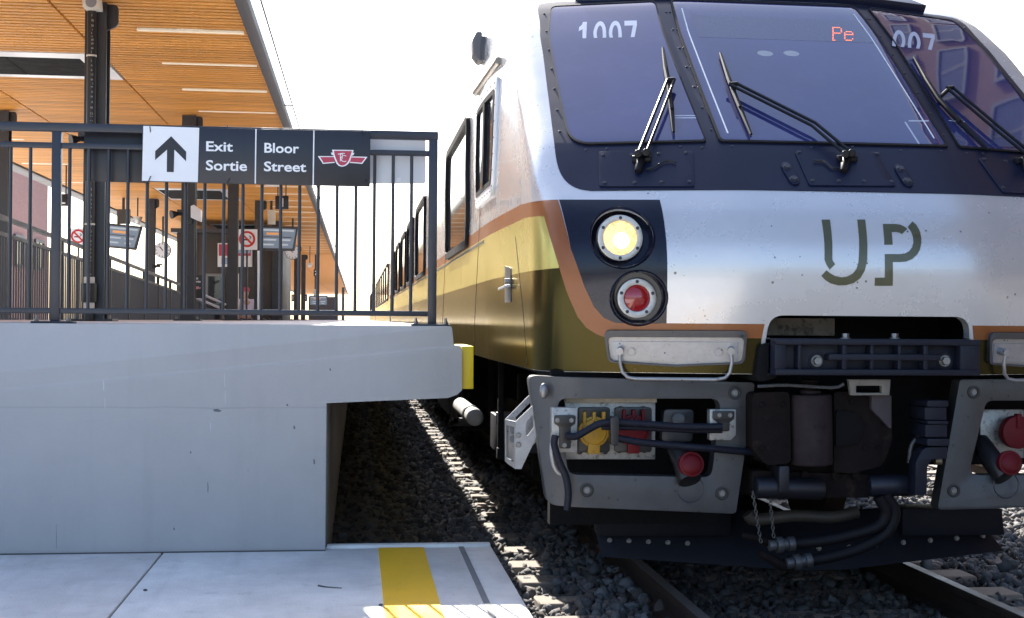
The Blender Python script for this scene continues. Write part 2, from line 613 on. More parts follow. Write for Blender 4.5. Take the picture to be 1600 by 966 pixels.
M['cap_red'] = mat('red_cap', (0.11, 0.004, 0.008), 0.55, spec=0.25, var=0.2, dirt=(0.05, 0.02, 0.02), dscale=40, dthr=0.62, damt=0.7)
M['brass'] = mat('worn_brass', (0.25, 0.19, 0.12), 0.45, metal=0.7, var=0.3, vscale=30)
def per_piece(m, lo, hi, tint=None):
    """each separate piece of the mesh gets its own tone"""
    N, L = m.node_tree.nodes, m.node_tree.links
    p = N['Principled BSDF']
    src = p.inputs['Base Color'].links[0].from_socket
    g = N.new('ShaderNodeNewGeometry')
    r = N.new('ShaderNodeMapRange')
    r.inputs[3].default_value = lo
    r.inputs[4].default_value = hi
    L.new(g.outputs['Random Per Island'], r.inputs[0])
    v = N.new('ShaderNodeVectorMath')
    v.operation = 'SCALE'
    L.new(src, v.inputs[0])
    L.new(r.outputs[0], v.inputs['Scale'])
    out = v.outputs[0]
    if tint:
        w = N.new('ShaderNodeTexWhiteNoise')
        w.noise_dimensions = '1D'
        L.new(g.outputs['Random Per Island'], w.inputs['W'])
        k = N.new('ShaderNodeMapRange')
        k.inputs[1].default_value = 0.6
        k.inputs[2].default_value = 1.0
        k.inputs[3].default_value = 0
        k.inputs[4].default_value = 0.55
        L.new(w.outputs['Value'], k.inputs[0])
        mx = N.new('ShaderNodeMix')
        mx.data_type = 'RGBA'
        L.new(k.outputs[0], mx.inputs['Factor'])
        L.new(out, mx.inputs['A'])
        mx.inputs['B'].default_value = (*tint, 1)
        out = mx.outputs['Result']
    L.new(out, p.inputs['Base Color'])


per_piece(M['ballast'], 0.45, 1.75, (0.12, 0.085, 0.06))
per_piece(M['dark_stone'], 0.5, 1.7, (0.05, 0.04, 0.03))
per_piece(M['wood'], 0.84, 1.14)
_n, _l = M['lamp_on'].node_tree.nodes, M['lamp_on'].node_tree.links
_v = _n.new('ShaderNodeTexVoronoi')
_v.inputs['Scale'].default_value = 85
_mr = _n.new('ShaderNodeMapRange')
_mr.inputs[1].default_value = 0.0
_mr.inputs[2].default_value = 0.9
_mr.inputs[3].default_value = 0.75
_mr.inputs[4].default_value = 0.22
_l.new(_n.new('ShaderNodeNewGeometry').outputs['Position'], _v.inputs['Vector'])
_l.new(_v.outputs['Distance'], _mr.inputs[0])
_l.new(_mr.outputs[0], _n['Principled BSDF'].inputs['Emission Strength'])


def pour_line(m, z, amt):
    N, L = m.node_tree.nodes, m.node_tree.links
    p = N['Principled BSDF']
    src = p.inputs['Base Color'].links[0].from_socket
    g = N.new('ShaderNodeNewGeometry')
    sp_ = N.new('ShaderNodeSeparateXYZ')
    L.new(g.outputs['Position'], sp_.inputs[0])
    nz = N.new('ShaderNodeTexNoise')
    nz.inputs['Scale'].default_value = 2.2
    nz.inputs['Detail'].default_value = 8
    L.new(g.outputs['Position'], nz.inputs['Vector'])
    wob = N.new('ShaderNodeMath')
    wob.operation = 'MULTIPLY_ADD'
    L.new(nz.outputs[0], wob.inputs[0])
    wob.inputs[1].default_value = 0.03
    L.new(sp_.outputs['Z'], wob.inputs[2])
    d = N.new('ShaderNodeMath')
    d.operation = 'SUBTRACT'
    L.new(wob.outputs[0], d.inputs[0])
    d.inputs[1].default_value = z + 0.015
    a = N.new('ShaderNodeMath')
    a.operation = 'ABSOLUTE'
    L.new(d.outputs[0], a.inputs[0])
    r = N.new('ShaderNodeMapRange')
    r.inputs[1].default_value = 0.002
    r.inputs[2].default_value = 0.007
    r.inputs[3].default_value = amt
    r.inputs[4].default_value = 0
    L.new(a.outputs[0], r.inputs[0])
    k = N.new('ShaderNodeMath')
    k.operation = 'MULTIPLY'
    L.new(r.outputs[0], k.inputs[0])
    L.new(nz.outputs[0], k.inputs[1])
    mx = N.new('ShaderNodeMix')
    mx.data_type = 'RGBA'
    L.new(k.outputs[0], mx.inputs['Factor'])
    L.new(src, mx.inputs['A'])
    mx.inputs['B'].default_value = (0.14, 0.14, 0.15, 1)
    L.new(mx.outputs['Result'], p.inputs['Base Color'])


pour_line(M['concrete'], 0.875, 0.30)
M['brick'] = None
M['booth'] = mat('booth_cladding', (0.060, 0.052, 0.045), 0.6, var=0.12, vscale=3)
M['screen'] = mat('display_screen', (0.10, 0.13, 0.17), 0.25, emit=(0.30, 0.36, 0.46), estr=0.12)
M['screen_line'] = mat('display_text', (0.1, 0.12, 0.15), 0.4, emit=(0.75, 0.80, 0.86), estr=0.16)
M['screen_orange'] = mat('display_orange', (0.4, 0.2, 0.08), 0.4, emit=(0.9, 0.42, 0.16), estr=0.15)
M['skin'] = mat('skin', (0.50, 0.30, 0.22), 0.55, var=0.06)
M['shirt'] = mat('lavender_shirt', (0.62, 0.58, 0.72), 0.8, var=0.08, vscale=20, bump=0.3, bscale=15)
M['cap_cloth'] = mat('red_cap_cloth', (0.55, 0.08, 0.12), 0.8)
M['trousers'] = mat('dark_trousers', (0.03, 0.03, 0.05), 0.8)
M['acrylic'] = mat('pale_acrylic', (0.62, 0.62, 0.62), 0.2, var=0.05)


def brick_mat(name, c1, c2, mortar, sx):
    m = bpy.data.materials.new(name)
    m.use_nodes = True
    N, L = m.node_tree.nodes, m.node_tree.links
    p = N['Principled BSDF']
    p.inputs['Roughness'].default_value = 0.85
    g = N.new('ShaderNodeNewGeometry')
    sp = N.new('ShaderNodeSeparateXYZ')
    L.new(g.outputs['Position'], sp.inputs[0])
    ad = N.new('ShaderNodeMath')
    L.new(sp.outputs['X'], ad.inputs[0])
    L.new(sp.outputs['Y'], ad.inputs[1])
    cb = N.new('ShaderNodeCombineXYZ')
    L.new(ad.outputs[0], cb.inputs['X'])
    L.new(sp.outputs['Z'], cb.inputs['Y'])
    b = N.new('ShaderNodeTexBrick')
    b.inputs['Color1'].default_value = (*c1, 1)
    b.inputs['Color2'].default_value = (*c2, 1)
    b.inputs['Mortar'].default_value = (*mortar, 1)
    b.inputs['Scale'].default_value = sx
    b.inputs['Mortar Size'].default_value = 0.012
    L.new(cb.outputs[0], b.inputs['Vector'])
    L.new(b.outputs[0], p.inputs['Base Color'])
    return m


M['brick'] = brick_mat('red_brick', (0.42, 0.22, 0.19), (0.36, 0.19, 0.165), (0.40, 0.32, 0.30), 4.0)
M['brick_orange'] = brick_mat('orange_brick', (0.16, 0.062, 0.016), (0.12, 0.05, 0.015), (0.14, 0.10, 0.07), 3.0)


def hex_bolt(r, h, name='bolt', mat_=None, n=6):
    """bolt head facing -Y, base at the origin"""
    b = MB()
    b.cyl((0, 0, 0), (0, -h * 0.25, 0), r * 1.35, 16)
    b.cyl((0, -h * 0.25, 0), (0, -h, 0), r, n)
    return b.mesh(name, mat_ or M['bolt'], bevel=r * 0.12, seg=1)


BOLT = {k: hex_bolt(r, h, mat_=mm, n=nn) for k, r, h, mm, nn in (
    ('big', 0.021, 0.022, M['bolt'], 6), ('mid', 0.0105, 0.010, M['bolt'], 6), ('small', 0.008, 0.006, M['bolt'], 12),
    ('dark', 0.008, 0.006, M['bolt_dark'], 12), ('tiny', 0.0045, 0.003, M['bolt_dark'], 8), ('rivet', 0.006, 0.004, M['bolt_dark'], 8))}

# ------------------------------------------------------------------ the railcar: shape of its skin
TC = 2.34                                    # track centre line
Y0 = 5.86                                    # front of the nose
ZB = 1.115                                   # lower edge of the skin
_z = np.linspace(0.9, 3.9, 601)


def _table(pts, sig=0.035):
    x, y = zip(*pts)
    v = np.interp(_z, x, y)
    k = int(4 * sig / 0.005)
    w = np.exp(-0.5 * (np.arange(-k, k + 1) * 0.005 / sig) ** 2)
    w /= w.sum()
    return np.convolve(np.pad(v, k, mode='edge'), w, 'valid')


_O = _table([(0.9, .08), (1.12, .055), (1.3, .03), (1.45, .01), (1.6, 0), (1.72, .015), (1.86, .085), (1.967, .20), (2.226, .466), (3.178, 1.62),
             (3.3, 1.82), (3.5, 2.3), (3.65, 2.9), (3.75, 3.7), (3.8, 4.6), (3.9, 4.6)])
_HF = _table([(0.9, 1.49), (1.3, 1.50), (2.0, 1.50), (2.6, 1.50), (2.95, 1.49), (3.178, 1.43), (3.3, 1.36), (3.5, 1.17), (3.65, .88), (3.75, .45), (3.8, 0), (3.9, 0)], 0.02)
_HS = _table([(0.9, 1.52), (1.3, 1.54), (2.4, 1.55), (3.0, 1.54), (3.3, 1.535), (3.45, 1.51), (3.55, 1.44), (3.65, 1.27), (3.72, 1.0), (3.78, .5), (3.8, 0), (3.9, 0)], 0.02)
fO = lambda z: float(np.interp(z, _z, _O))
fF = lambda z: float(np.interp(z, _z, _HF))
fS = lambda z: float(np.interp(z, _z, _HS))
Q1, LC = 1.38, 0.30
O205 = fO(2.05)


def sweep(s):
    w = 0.05
    return 0.27 * w * math.log1p(math.exp((abs(s) - 0.55) / w)) if abs(s) < 3 else 0


SW1 = sweep(Q1)


def By(z):
    return Y0 + 0.62 + max(0.0, fO(z) - O205)


def S0(q, z):
    a, sg = abs(q), (-1 if q < 0 else 1)
    hf = fF(z)
    if a <= Q1:
        return Vector((TC + sg * a * hf / 1.5, Y0 + fO(z) + sweep(a), z))
    uA, yA = Q1 * hf / 1.5, Y0 + fO(z) + SW1
    b = By(z)
    if a <= Q1 + LC:
        t = (a - Q1) / LC
        cy = min(yA + 0.27 * (hf - uA), b)
        u = uA * (1 - t) ** 2 + hf * (2 * t * (1 - t) + t * t)
        y = yA * (1 - t) ** 2 + cy * 2 * t * (1 - t) + b * t * t
        return Vector((TC + sg * u, y, z))
    d = a - Q1 - LC
    t = min(1.0, d / (1.8 - 0.95 * min(1.0, max(0.0, (z - 2.4) / 0.6))))
    t = t * t * (3 - 2 * t)
    return Vector((TC + sg * (hf + (fS(z) - hf) * t), b + d, z))


def Sn(q, z):
    e = 0.004
    du = S0(q + e, z) - S0(q - e, z)
    dv = S0(q, z + e) - S0(q, z - e)
    return du.cross(dv).normalized()


def S(q, z, h=0.0):
    p = S0(q, z)
    return p + Sn(q, z) * h if h else p


def side(Y, z, h=0.0):
    return S(-(Q1 + LC + Y - By(z)), z, h)


def qside(Y, z):
    return -(Q1 + LC + Y - By(z))


def proj(p):
    d = Vector(p) - Vector((0, 0, EYE))
    w = d.dot(_f)
    return 800 + F * d.dot(_r) / w, 483 - F * d.dot(_u) / w


_seed = []
for _q in np.concatenate([np.arange(-4.0, -1.7, 0.1), np.arange(-1.7, 1.75, 0.05)]):
    for _zz in np.arange(1.0, 3.3, 0.05):
        _seed.append((_q, _zz, *proj(S0(_q, _zz))))
_seed = np.array(_seed)


def QZ(px, py, h=0.0):
    """photo position -> (q, z) on the skin (h above it)"""
    i = np.argmin((_seed[:, 2] - px) ** 2 + (_seed[:, 3] - py) ** 2)
    q, z = _seed[i, 0], _seed[i, 1]
    for _ in range(12):
        a = proj(S(q, z, h))
        e = 1e-3
        aq = proj(S(q + e, z, h))
        az = proj(S(q, z + e, h))
        J = np.array([[(aq[0] - a[0]) / e, (az[0] - a[0]) / e], [(aq[1] - a[1]) / e, (az[1] - a[1]) / e]])
        r = np.array([px - a[0], py - a[1]])
        if np.hypot(*r) < 0.02:
            break
        d = np.linalg.solve(J, r)
        d = np.clip(d, -0.3, 0.3)
        q, z = float(q + d[0]), float(min(3.5, max(0.95, z + d[1])))
    return q, z


def QZs(pts, h=0.0):
    return [QZ(a, b, h) for a, b in pts]


def mir(loop):
    return [(-q, z) for q, z in loop]


QCOLS = sorted({round(x, 4) for x in list(np.linspace(0, Q1, 21)) + list(np.linspace(Q1, Q1 + LC, 10)) + [Q1 + LC + d for d in list(np.arange(0.2, 2.01, 0.2)) + list(np.arange(3, 26, 1.0))]})
QCOLS = [-x for x in QCOLS[:0:-1]] + QCOLS
ZROWS = [1.115 + 0.05 * i for i in range(18)] + [2.0 + 0.08 * i for i in range(15)] + [3.178, 3.24, 3.3, 3.4, 3.5, 3.58, 3.65, 3.7, 3.75, 3.78, 3.8]


def skin(name, loops, m, o0, o1, parent, bevel=0, angle=38, origin=None):
    """a plate that follows the skin: loops in (q, z), from o0 to o1 above it"""
    b = MB()
    b.plate(loops, -o1, -o0)
    qs = [p[0] for p in loops[0]]
    zs = [p[1] for p in loops[0]]
    cuts = [('X', c) for c in QCOLS if min(qs) + 1e-4 < c < max(qs) - 1e-4] + [('Z', c) for c in ZROWS if min(zs) + 1e-4 < c < max(zs) - 1e-4]
    cq, cz = (min(qs) + max(qs)) / 2, (min(zs) + max(zs)) / 2
    o = S(cq, cz) if origin is None else Vector(origin)
    me = b.mesh(name, m, cuts=cuts, warp=lambda p: S(p.x, p.z, -p.y), bevel=bevel, angle=angle, shift=-o)
    return link(name, me, parent, o)


def on_skin(me, name, q, z, parent, h=0.0):
    n = Sn(q, z)
    o = link(name, me, parent, S(q, z, h))
    o.rotation_euler = (-n).to_track_quat('Y', 'Z').to_euler()
    return o


# ------------------------------------------------------------------ the railcar: body
car = thing('railcar', 'leading silver railcar with dark windscreen, orange and olive bands and one lit headlamp', 'train car', (TC, Y0, 0.0),
            group='railcars of the train')
qn = [q for q in QCOLS]
body = MB()
rows, cols = ZROWS, qn
idx = {}
for i, z in enumerate(rows):
    for j, q in enumerate(cols):
        zz = min(z, 3.7999)
        p = S0(q, zz)
        p.y = min(p.y, Y0 + 25.6)
        idx[i, j] = len(body.v)
        body.v.append(tuple(p))
for i in range(len(rows) - 1):
    for j in range(len(cols) - 1):
        zc, qc = (rows[i] + rows[i + 1]) / 2, (cols[j] + cols[j + 1]) / 2
        if abs(qc) < Q1 and zc < 1.965:
            continue                                     # the lower front is cut out below
        body.f.append((idx[i, j], idx[i, j + 1], idx[i + 1, j + 1], idx[i + 1, j]))
end = [idx[i, 0] for i in range(len(rows))] + [idx[i, len(cols) - 1] for i in range(len(rows) - 1, -1, -1)]
body.f.append(tuple(end))
ZF = rows[17]
NOTCH = rpoly([(-0.505, 1.115), (-0.475, 1.385), (0.475, 1.385), (0.505, 1.115)], [0, 0.075, 0.075, 0], 8)
outer = [(-Q1, 1.115)] + NOTCH + [(Q1, 1.115), (Q1, ZF), (-Q1, ZF)]
HEAD = QZ(971.7, 371)
TAIL = QZ(998.0, 466)
rH, rT = 0.137, 0.119
holes = []
for sg in (-1, 1):
    holes.append(circ(sg * -HEAD[0], HEAD[1], rH, 40))
    holes.append(circ(sg * -TAIL[0], TAIL[1], rT, 40))
o_body = Vector((TC, Y0 + 6, 1.2))
skin('nose_shell', [outer] + holes, M['silver'], -0.012, 0.0, car)
body.obj('body', M['silver'], car, angle=50)
fl = MB()
fl.box(TC - 1.44, TC - 0.62, Y0 + 0.28, Y0 + 25, 1.09, 1.125).box(TC + 0.62, TC + 1.44, Y0 + 0.28, Y0 + 25, 1.09, 1.125).box(TC - 0.62, TC + 0.62, Y0 + 0.75, Y0 + 25, 1.09, 1.125)
fl.obj('floor_pan', M['under'], car)

# coupler pocket behind the opening
pk = MB()
pk.box(TC - 0.6, TC + 0.6, Y0 + 0.62, Y0 + 0.66, 0.95, 1.45)
pk.box(TC - 0.62, TC - 0.6, Y0 + 0.08, Y0 + 0.66, 1.125, 1.46).box(TC + 0.6, TC + 0.62, Y0 + 0.08, Y0 + 0.66, 1.125, 1.46)
pk.box(TC - 0.62, TC + 0.62, Y0 + 0.06, Y0 + 0.66, 1.45, 1.47)
pk.obj('coupler_pocket', M['under'], car)
lip = MB()
for (q0, z0), (q1, z1) in zip(NOTCH[:-1], NOTCH[1:]):
    a, b = S(q0, z0), S(q1, z1)
    lip.add([a, b, b + Vector((0, 0.06, 0)), a + Vector((0, 0.06, 0))], [(0, 1, 2, 3)])
lip.obj('opening_lip', M['silver'], car)
bm_ = MB()
bm_.box(TC - 0.42, TC - 0.02, Y0 + 0.42, Y0 + 0.47, 1.29, 1.375)
bm_.obj('pocket_crossbar', mat('pocket_cream', (0.26, 0.235, 0.20), 0.7, var=0.25, dirt=(0.06, 0.05, 0.045), dscale=14, dthr=0.52), car, bevel=0.004)

# ------------------------------------------------------------------ livery (flat paint, on the skin)
def flank(z):
    return -(Q1 + LC + 25.0)


OR_OUT = [(813.6, 320), (841, 314.6), (872, 312.5)]
OR_IN = [(873.4, 312.5), (892, 389), (912.7, 447), (928, 479.5), (943.4, 496.6), (960.5, 504.4), (1000, 505)]
OR_LO = [(943.5, 526.6), (931.5, 522), (916, 512), (902.5, 495), (888.8, 464), (873.5, 416.4), (858, 365), (850.5, 338), (820.5, 340.5)]
a = QZs(OR_OUT)
b = QZs(OR_IN)
c = QZs(OR_LO)
zt, zl = a[0][1], c[-1][1]
zo_top = b[-1][1]
zo_bot = c[0][1]
QF = -(Q1 + LC + 24.8)
orange_l = [(QF, zl + 0.0), (QF, zt)] + a + b[1:] + [(-0.497, zo_top), (-0.508, zo_bot)] + c
gold_in = c[-4:]                                         # (873.5,416) .. (820,340)
gbr = QZ(873.5, 419)
gl = QZ(813.7, 426.6)
zg = gl[1]
gold_l = [(QF, zg), (QF, zl)] + [c[-1], c[-2], c[-3], c[-4]] + [gbr, QZ(844.5, 421.8), gl]
olive_l = [(QF, ZB + 0.002), (QF, zg), gl, QZ(844.5, 421.8), gbr, c[-4]] + c[-5::-1] + [(-0.508, zo_bot), (-0.517, ZB + 0.002)]
navy_r = QZ(1043.5, 400)[0]
navy_l = b + [(navy_r, zo_top), (navy_r - 0.006, QZ(1042, 308.8)[1]), QZ(873.6, 312.4)]
navy_l = b[1:-1] + [(navy_r, zo_top), (navy_r - 0.006, b[0][1] - 0.004), b[0]]
for sg in (-1, 1):
    f = (lambda L: L) if sg < 0 else mir
    skin('orange_stripe', [f(orange_l)], M['orange'], 0.0, 0.002, car)
    skin('gold_stripe', [f(gold_l)], M['gold'], 0.0, 0.002, car)
    skin('olive_panel', [f(olive_l)], M['olive'], 0.0, 0.002, car)
    skin('lamp_panel', [f(navy_l), circ(sg * -HEAD[0], HEAD[1], rH, 40), circ(sg * -TAIL[0], TAIL[1], rT, 40)], M['navy'], 0.0, 0.002, car)

# letters U and P on the nose
def c4(pts):
    return QZs([(x / 2.926 + 1180, y / 2.926 + 290) for x, y in pts])


U1 = [(303, 157), (341, 157), (352, 335), (354, 345), (365, 360), (340, 385), (325, 360), (317, 340)]
U2 = [(325, 388), (343, 402), (365, 414), (395, 420), (420, 416), (445, 403), (462, 383), (472, 350), (474, 320), (466, 157), (502, 157), (512, 310), (511, 345), (500, 390),
      (480, 424), (450, 446), (415, 456), (380, 457), (345, 448), (320, 432), (302, 413)]
P1 = [(583, 177), (640, 177), (662, 180), (680, 188), (695, 199), (671, 222), (660, 216), (646, 213), (623, 213), (628, 271), (590, 271)]
P2 = [(718, 165), (736, 181), (750, 205), (758, 235), (759, 262), (752, 295), (738, 318), (715, 338), (690, 348), (665, 350), (628, 350), (628, 459), (546, 459), (547, 422), (592, 421), (592, 314),
      (660, 314), (685, 311), (703, 301), (717, 283), (723, 262), (722, 240), (713, 212), (697, 190)]
for nm, pcs in (('letter', (U1, U2)), ('letter', (P1, P2))):
    mb = MB()
    for L in pcs:
        bb = MB()
        bb.plate([c4(L)], -0.0025, 0.0)
        n = len(mb.v)
        mb.v += bb.v
        mb.f += [tuple(i + n for i in q) for q in bb.f]
    o = Vector(S(0, 1.65))
    zz = [p[2] for p in mb.v]
    qq = [p[0] for p in mb.v]
    cuts = [('X', c_) for c_ in QCOLS if min(qq) < c_ < max(qq)] + [('Z', c_) for c_ in ZROWS if min(zz) < c_ < max(zz)]
    link(nm, mb.mesh(nm, M['logo_olive'], cuts=cuts, warp=lambda p: S(p.x, p.z, -p.y), shift=-o), car, o)

# ------------------------------------------------------------------ windscreen
def c1(pts):
    return QZs([(x / 3.116 + 840, y / 3.116) for x, y in pts])


def c2(pts):
    return QZs([(x / 3.115 + 1200, y / 3.115) for x, y in pts])


ml = c1([(0, 30), (20, 150), (48, 430), (80, 700), (95, 810), (130, 880), (190, 920), (260, 930)])
zt_ = 3.235


def chaikin(L, n=2):
    for _ in range(n):
        out = [L[0]]
        for a_, b_ in zip(L[:-1], L[1:]):
            out += [(a_[0] * .75 + b_[0] * .25, a_[1] * .75 + b_[1] * .25), (a_[0] * .25 + b_[0] * .75, a_[1] * .25 + b_[1] * .75)]
        L = out + [L[-1]]
    return L


zb_ = ml[-1][1]
half = chaikin([(ml[0][0] + 0.10, zt_), (ml[0][0] + 0.02, zt_ - 0.01)] + ml)
poly = half + [(0, zb_)] + [(-q, z) for q, z in half[::-1]]
mask = skin('windscreen_surround', [poly], M['mask'], 0.0, 0.004, car)
gl_l = c1([(68, 40), (570, 17), (815, 690), (160, 705)])
gl_l = rpoly(gl_l, [0.035, 0.03, 0.02, 0.10], 6)
gc = [QZ(1051.8, 4), QZ(1341, 14.5), QZ(1473, 229.5), QZ(1133.6, 221.4)]
hwc = (abs(gc[0][0]) + abs(gc[1][0]) + abs(gc[2][0]) + abs(gc[3][0])) / 4
gcp = rrect(-hwc, hwc, (gc[2][1] + gc[3][1]) / 2, (gc[0][1] + gc[1][1]) / 2 , 0.02)
panes = []
for L in (gl_l, gcp, mir(gl_l)):
    cx = sum(p[0] for p in L) / len(L)
    cz = sum(p[1] for p in L) / len(L)
    big = [(cx + (q - cx) * 1.022, cz + (z - cz) * 1.022) for q, z in L]
    g = skin('windscreen_pane', [L], M['glass'], 0.004, 0.009, car)
    panes.append(g)
    skin('gasket', [big, L], M['rubber'], 0.004, 0.013, g)
for x in (-1, 1):                                        # bright edge lines of the middle pane
    skin('edge_line', [[(x * (hwc - 0.040), gcp[0][1] + 0.02), (x * (hwc - 0.047), gcp[0][1] + 0.02), (x * (hwc - 0.047), 3.14), (x * (hwc - 0.040), 3.14)]], M['white'], 0.009, 0.0098, panes[1])
zz0, zz1 = QZ(1200, 64)[1], QZ(1200, 30)[1]
skin('destination_display', [rrect(-hwc + 0.09, hwc - 0.05, zz0, zz1, 0.01)], mat('display_mesh', (0.045, 0.05, 0.115), 0.10, var=0.4, vscale=160, ior=1.7), 0.009, 0.0096, panes[1])
# dotted letters
DOT = {'P': ['111110', '100001', '100001', '100001', '111110', '100000', '100000', '100000', '100000', '110000'],
       'e': ['000000', '000000', '000000', '011110', '100001', '111111', '100000', '100000', '100001', '011110']}
for ch, cx0, cx1 in (('P', 314, 353), ('e', 371, 407)):
    q0, z1 = QZ(cx0 / 3.115 + 1200, 142 / 3.115)
    q1 = QZ(cx1 / 3.115 + 1200, 142 / 3.115)[0]
    qs_, z0 = QZ(cx0 / 3.115 + 1200, 204 / 3.115)
    mb = MB()
    rws = DOT[ch]
    for r_, line in enumerate(rws):
        for c_, k in enumerate(line):
            if k == '1':
                z = z1 + (z0 - z1) * r_ / 9
                q = q0 + (q1 - q0) * c_ / 5 + (qs_ - q0) * r_ / 9
                p = S(q, z, 0.0102)
                n = Sn(q, z)
                mb.cyl(p, p + n * 0.001, 0.0042, 8)
    mb.obj('led_letter', M['led'], panes[1])


DIG = {'1': [[(0.34, 1), (0.62, 1), (0.62, 0), (0.36, 0), (0.36, .70), (.10, .62), (.10, .79), (.26, .87)]],
       '0': [[(0.5 + 0.45 * math.cos(t), 0.5 + 0.51 * math.sin(t)) for t in np.linspace(0, 2 * math.pi, 33)[:-1]],
             [(0.5 + 0.21 * math.cos(t), 0.5 + 0.33 * math.sin(t)) for t in np.linspace(0, 2 * math.pi, 33)[:-1]]],
       '7': [[(.06, 1), (.94, 1), (.94, .82), (.56, 0), (.29, 0), (.66, .80), (.06, .80)]]}


def skin_digits(s, ql, qr, ztop, zcut, capz, m, parent, name, h=0.0095, shear=0.0):
    """figures printed on a pane, their lower half cut off"""
    pitch = (qr - ql) / len(s)
    bm = bmesh.new()
    for i, ch in enumerate(s):
        loops = [[(ql + pitch * (i + 0.04 + 0.92 * x) - shear * capz * (1 - y), ztop - capz * (1 - y)) for x, y in L] for L in DIG[ch]]
        flat = [p for L in loops for p in L]
        vv = [bm.verts.new((p[0], 0, p[1])) for p in flat]
        for t in tessellate_polygon([[Vector((x, z, 0)) for x, z in L] for L in loops]):
            bm.faces.new([vv[k] for k in t])
    bmesh.ops.bisect_plane(bm, geom=bm.verts[:] + bm.edges[:] + bm.faces[:], plane_co=(0, 0, zcut), plane_no=(0, 0, 1), clear_inner=True)
    o = S((ql + qr) / 2, ztop)
    for v in bm.verts:
        v.co = S(v.co.x, v.co.z, h) - o
    me = bpy.data.meshes.new(name)
    bm.to_mesh(me)
    bm.free()
    me.materials.append(m)
    return link(name, me, parent, o)


def upright(px, ya, yb):
    (qa, za), (qb, zb) = QZ(px, ya), QZ(px, yb)
    return (qb - qa) / (zb - za)


ql, zt1 = QZ(903, 37)
qr = QZ(998, 39)[0]
zc1 = QZ(950, 61.5)[1]
skin_digits('1007', ql, qr, zt1, zc1, (zt1 - zc1) * 1.5, M['number'], panes[0], 'unit_number', shear=upright(950, 38, 61))
qr2, zt2 = QZ(1461, 56)
ql2 = QZ(1395, 52)[0]
skin_digits('007', ql2, qr2, zt2, QZ(1440, 79)[1], (zt1 - zc1) * 1.5, M['number'], panes[2], 'unit_number', shear=upright(1440, 56, 79))
# interior lamps seen behind the middle pane
for px in (1195, 1236):
    q, z = QZ(px, 86)
    el = [(q + 0.045 * math.cos(t) , z + 0.02 * math.sin(t)) for t in np.linspace(0, 2 * math.pi, 20)[:-1]]
    skin('cab_lamp', [el], mat('cab_lamp_white', (0.30, 0.32, 0.36), 0.3), 0.009, 0.0095, panes[1])
# cab equipment lines, low in the panes
for pts, k in (([(1053, 182.5), (1089, 182.5), (1089, 184), (1053, 184)], 0), ([(1054, 186), (1090, 186), (1090, 187.5), (1054, 187.5)], 0),
               ([(1419, 190.5), (1450, 190.5), (1450, 192.5), (1419, 192.5)], 1), ([(1412, 193), (1414.5, 193), (1437.5, 229), (1435, 229)], 1),
               ([(1481, 190), (1506, 192), (1506, 193.5), (1481, 191.5)], 2)):
    skin('cab_line', [QZs(pts)], M['number'], 0.009, 0.0095, panes[k])

# studs round the surround
st = [(32, 70), (43, 155), (55, 245), (68, 338), (82, 435), (95, 538), (108, 643), (235, 733), (337, 727), (695, 718), (800, 722), (947, 716)]
mul_ = [(627, 62), (645, 62), (660, 147), (680, 147), (691, 236), (712, 236), (726, 328), (748, 328), (763, 425), (786, 427), (801, 527), (827, 527), (845, 635), (868, 635)]
for x, y in st + mul_:
    q, z = QZ(x / 3.116 + 840, y / 3.116)
    for sg in (1, -1):
        on_skin(BOLT['rivet'], 'stud', sg * q, z, mask, 0.004)
for x, y in [(210, 722), (410, 720), (645, 737)]:
    q, z = QZ(x / 3.115 + 1200, y / 3.115)
    on_skin(BOLT['rivet'], 'stud', q, z, mask, 0.004)
# access panels under the panes
pan = QZs([(936, 239), (1083, 239), (1085, 293.6), (936.5, 293.6)])
pl_b = QZs([(x / 3.116 + 840, y / 3.116) for x, y in [(320, 762), (460, 762), (590, 757), (722, 752), (327, 898), (473, 897), (603, 895), (740, 893)]])
pan2 = QZs([(1241, 239.5), (1368, 240), (1400, 293), (1264, 292)])
pc_b = QZs([(x / 3.115 + 1200, y / 3.115) for x, y in [(150, 750), (530, 757), (215, 888), (343, 890), (465, 890), (600, 893)]])
for L, B in ((pan, pl_b), (pan2, pc_b), (mir(pan), mir(pl_b))):
    ap = skin('access_panel', [rpoly(L, 0.012, 3)], M['mask'], 0.004, 0.010, car, bevel=0.002)
    for q, z in B:
        on_skin(BOLT['dark'], 'panel_screw', q, z, ap, 0.010)
    cq, cz = sum(p[0] for p in L) / 4, min(p[1] for p in L)
for (x0, y0), (x1, y1) in (((1229, 264), (1240, 283)), ((1406, 267), (1417, 286))):
    (qa, za), (qb, zb) = QZ(x0, y0), QZ(x1, y1)
    L = []
    ang = math.atan2(zb - za, qb - qa)
    for t in np.linspace(-math.pi / 2, math.pi / 2, 9):
        L.append((qb + 0.027 * math.cos(ang + t), zb + 0.027 * math.sin(ang + t)))
    for t in np.linspace(math.pi / 2, 1.5 * math.pi, 9):
        L.append((qa + 0.027 * math.cos(ang + t), za + 0.027 * math.sin(ang + t)))
    tp = skin('tow_plate', [L], M['mask'], 0.004, 0.012, car, bevel=0.003)
    for q, z in ((qa, za), (qb, zb)):
        on_skin(hex_bolt(0.016, 0.010, 'button', M['bolt_dark'], 14), 'button', q, z, tp, 0.012)
# dark hood over the windscreen
skin('roof_visor', [[(-1.16, 3.245), (1.16, 3.245), (1.12, 3.31), (-1.12, 3.31)]], M['mask'], -0.01, 0.05, car, bevel=0.012)


# ------------------------------------------------------------------ wipers
def wp(px, py, h):
    q, z = QZ(px, py, h)
    return S(q, z, h)


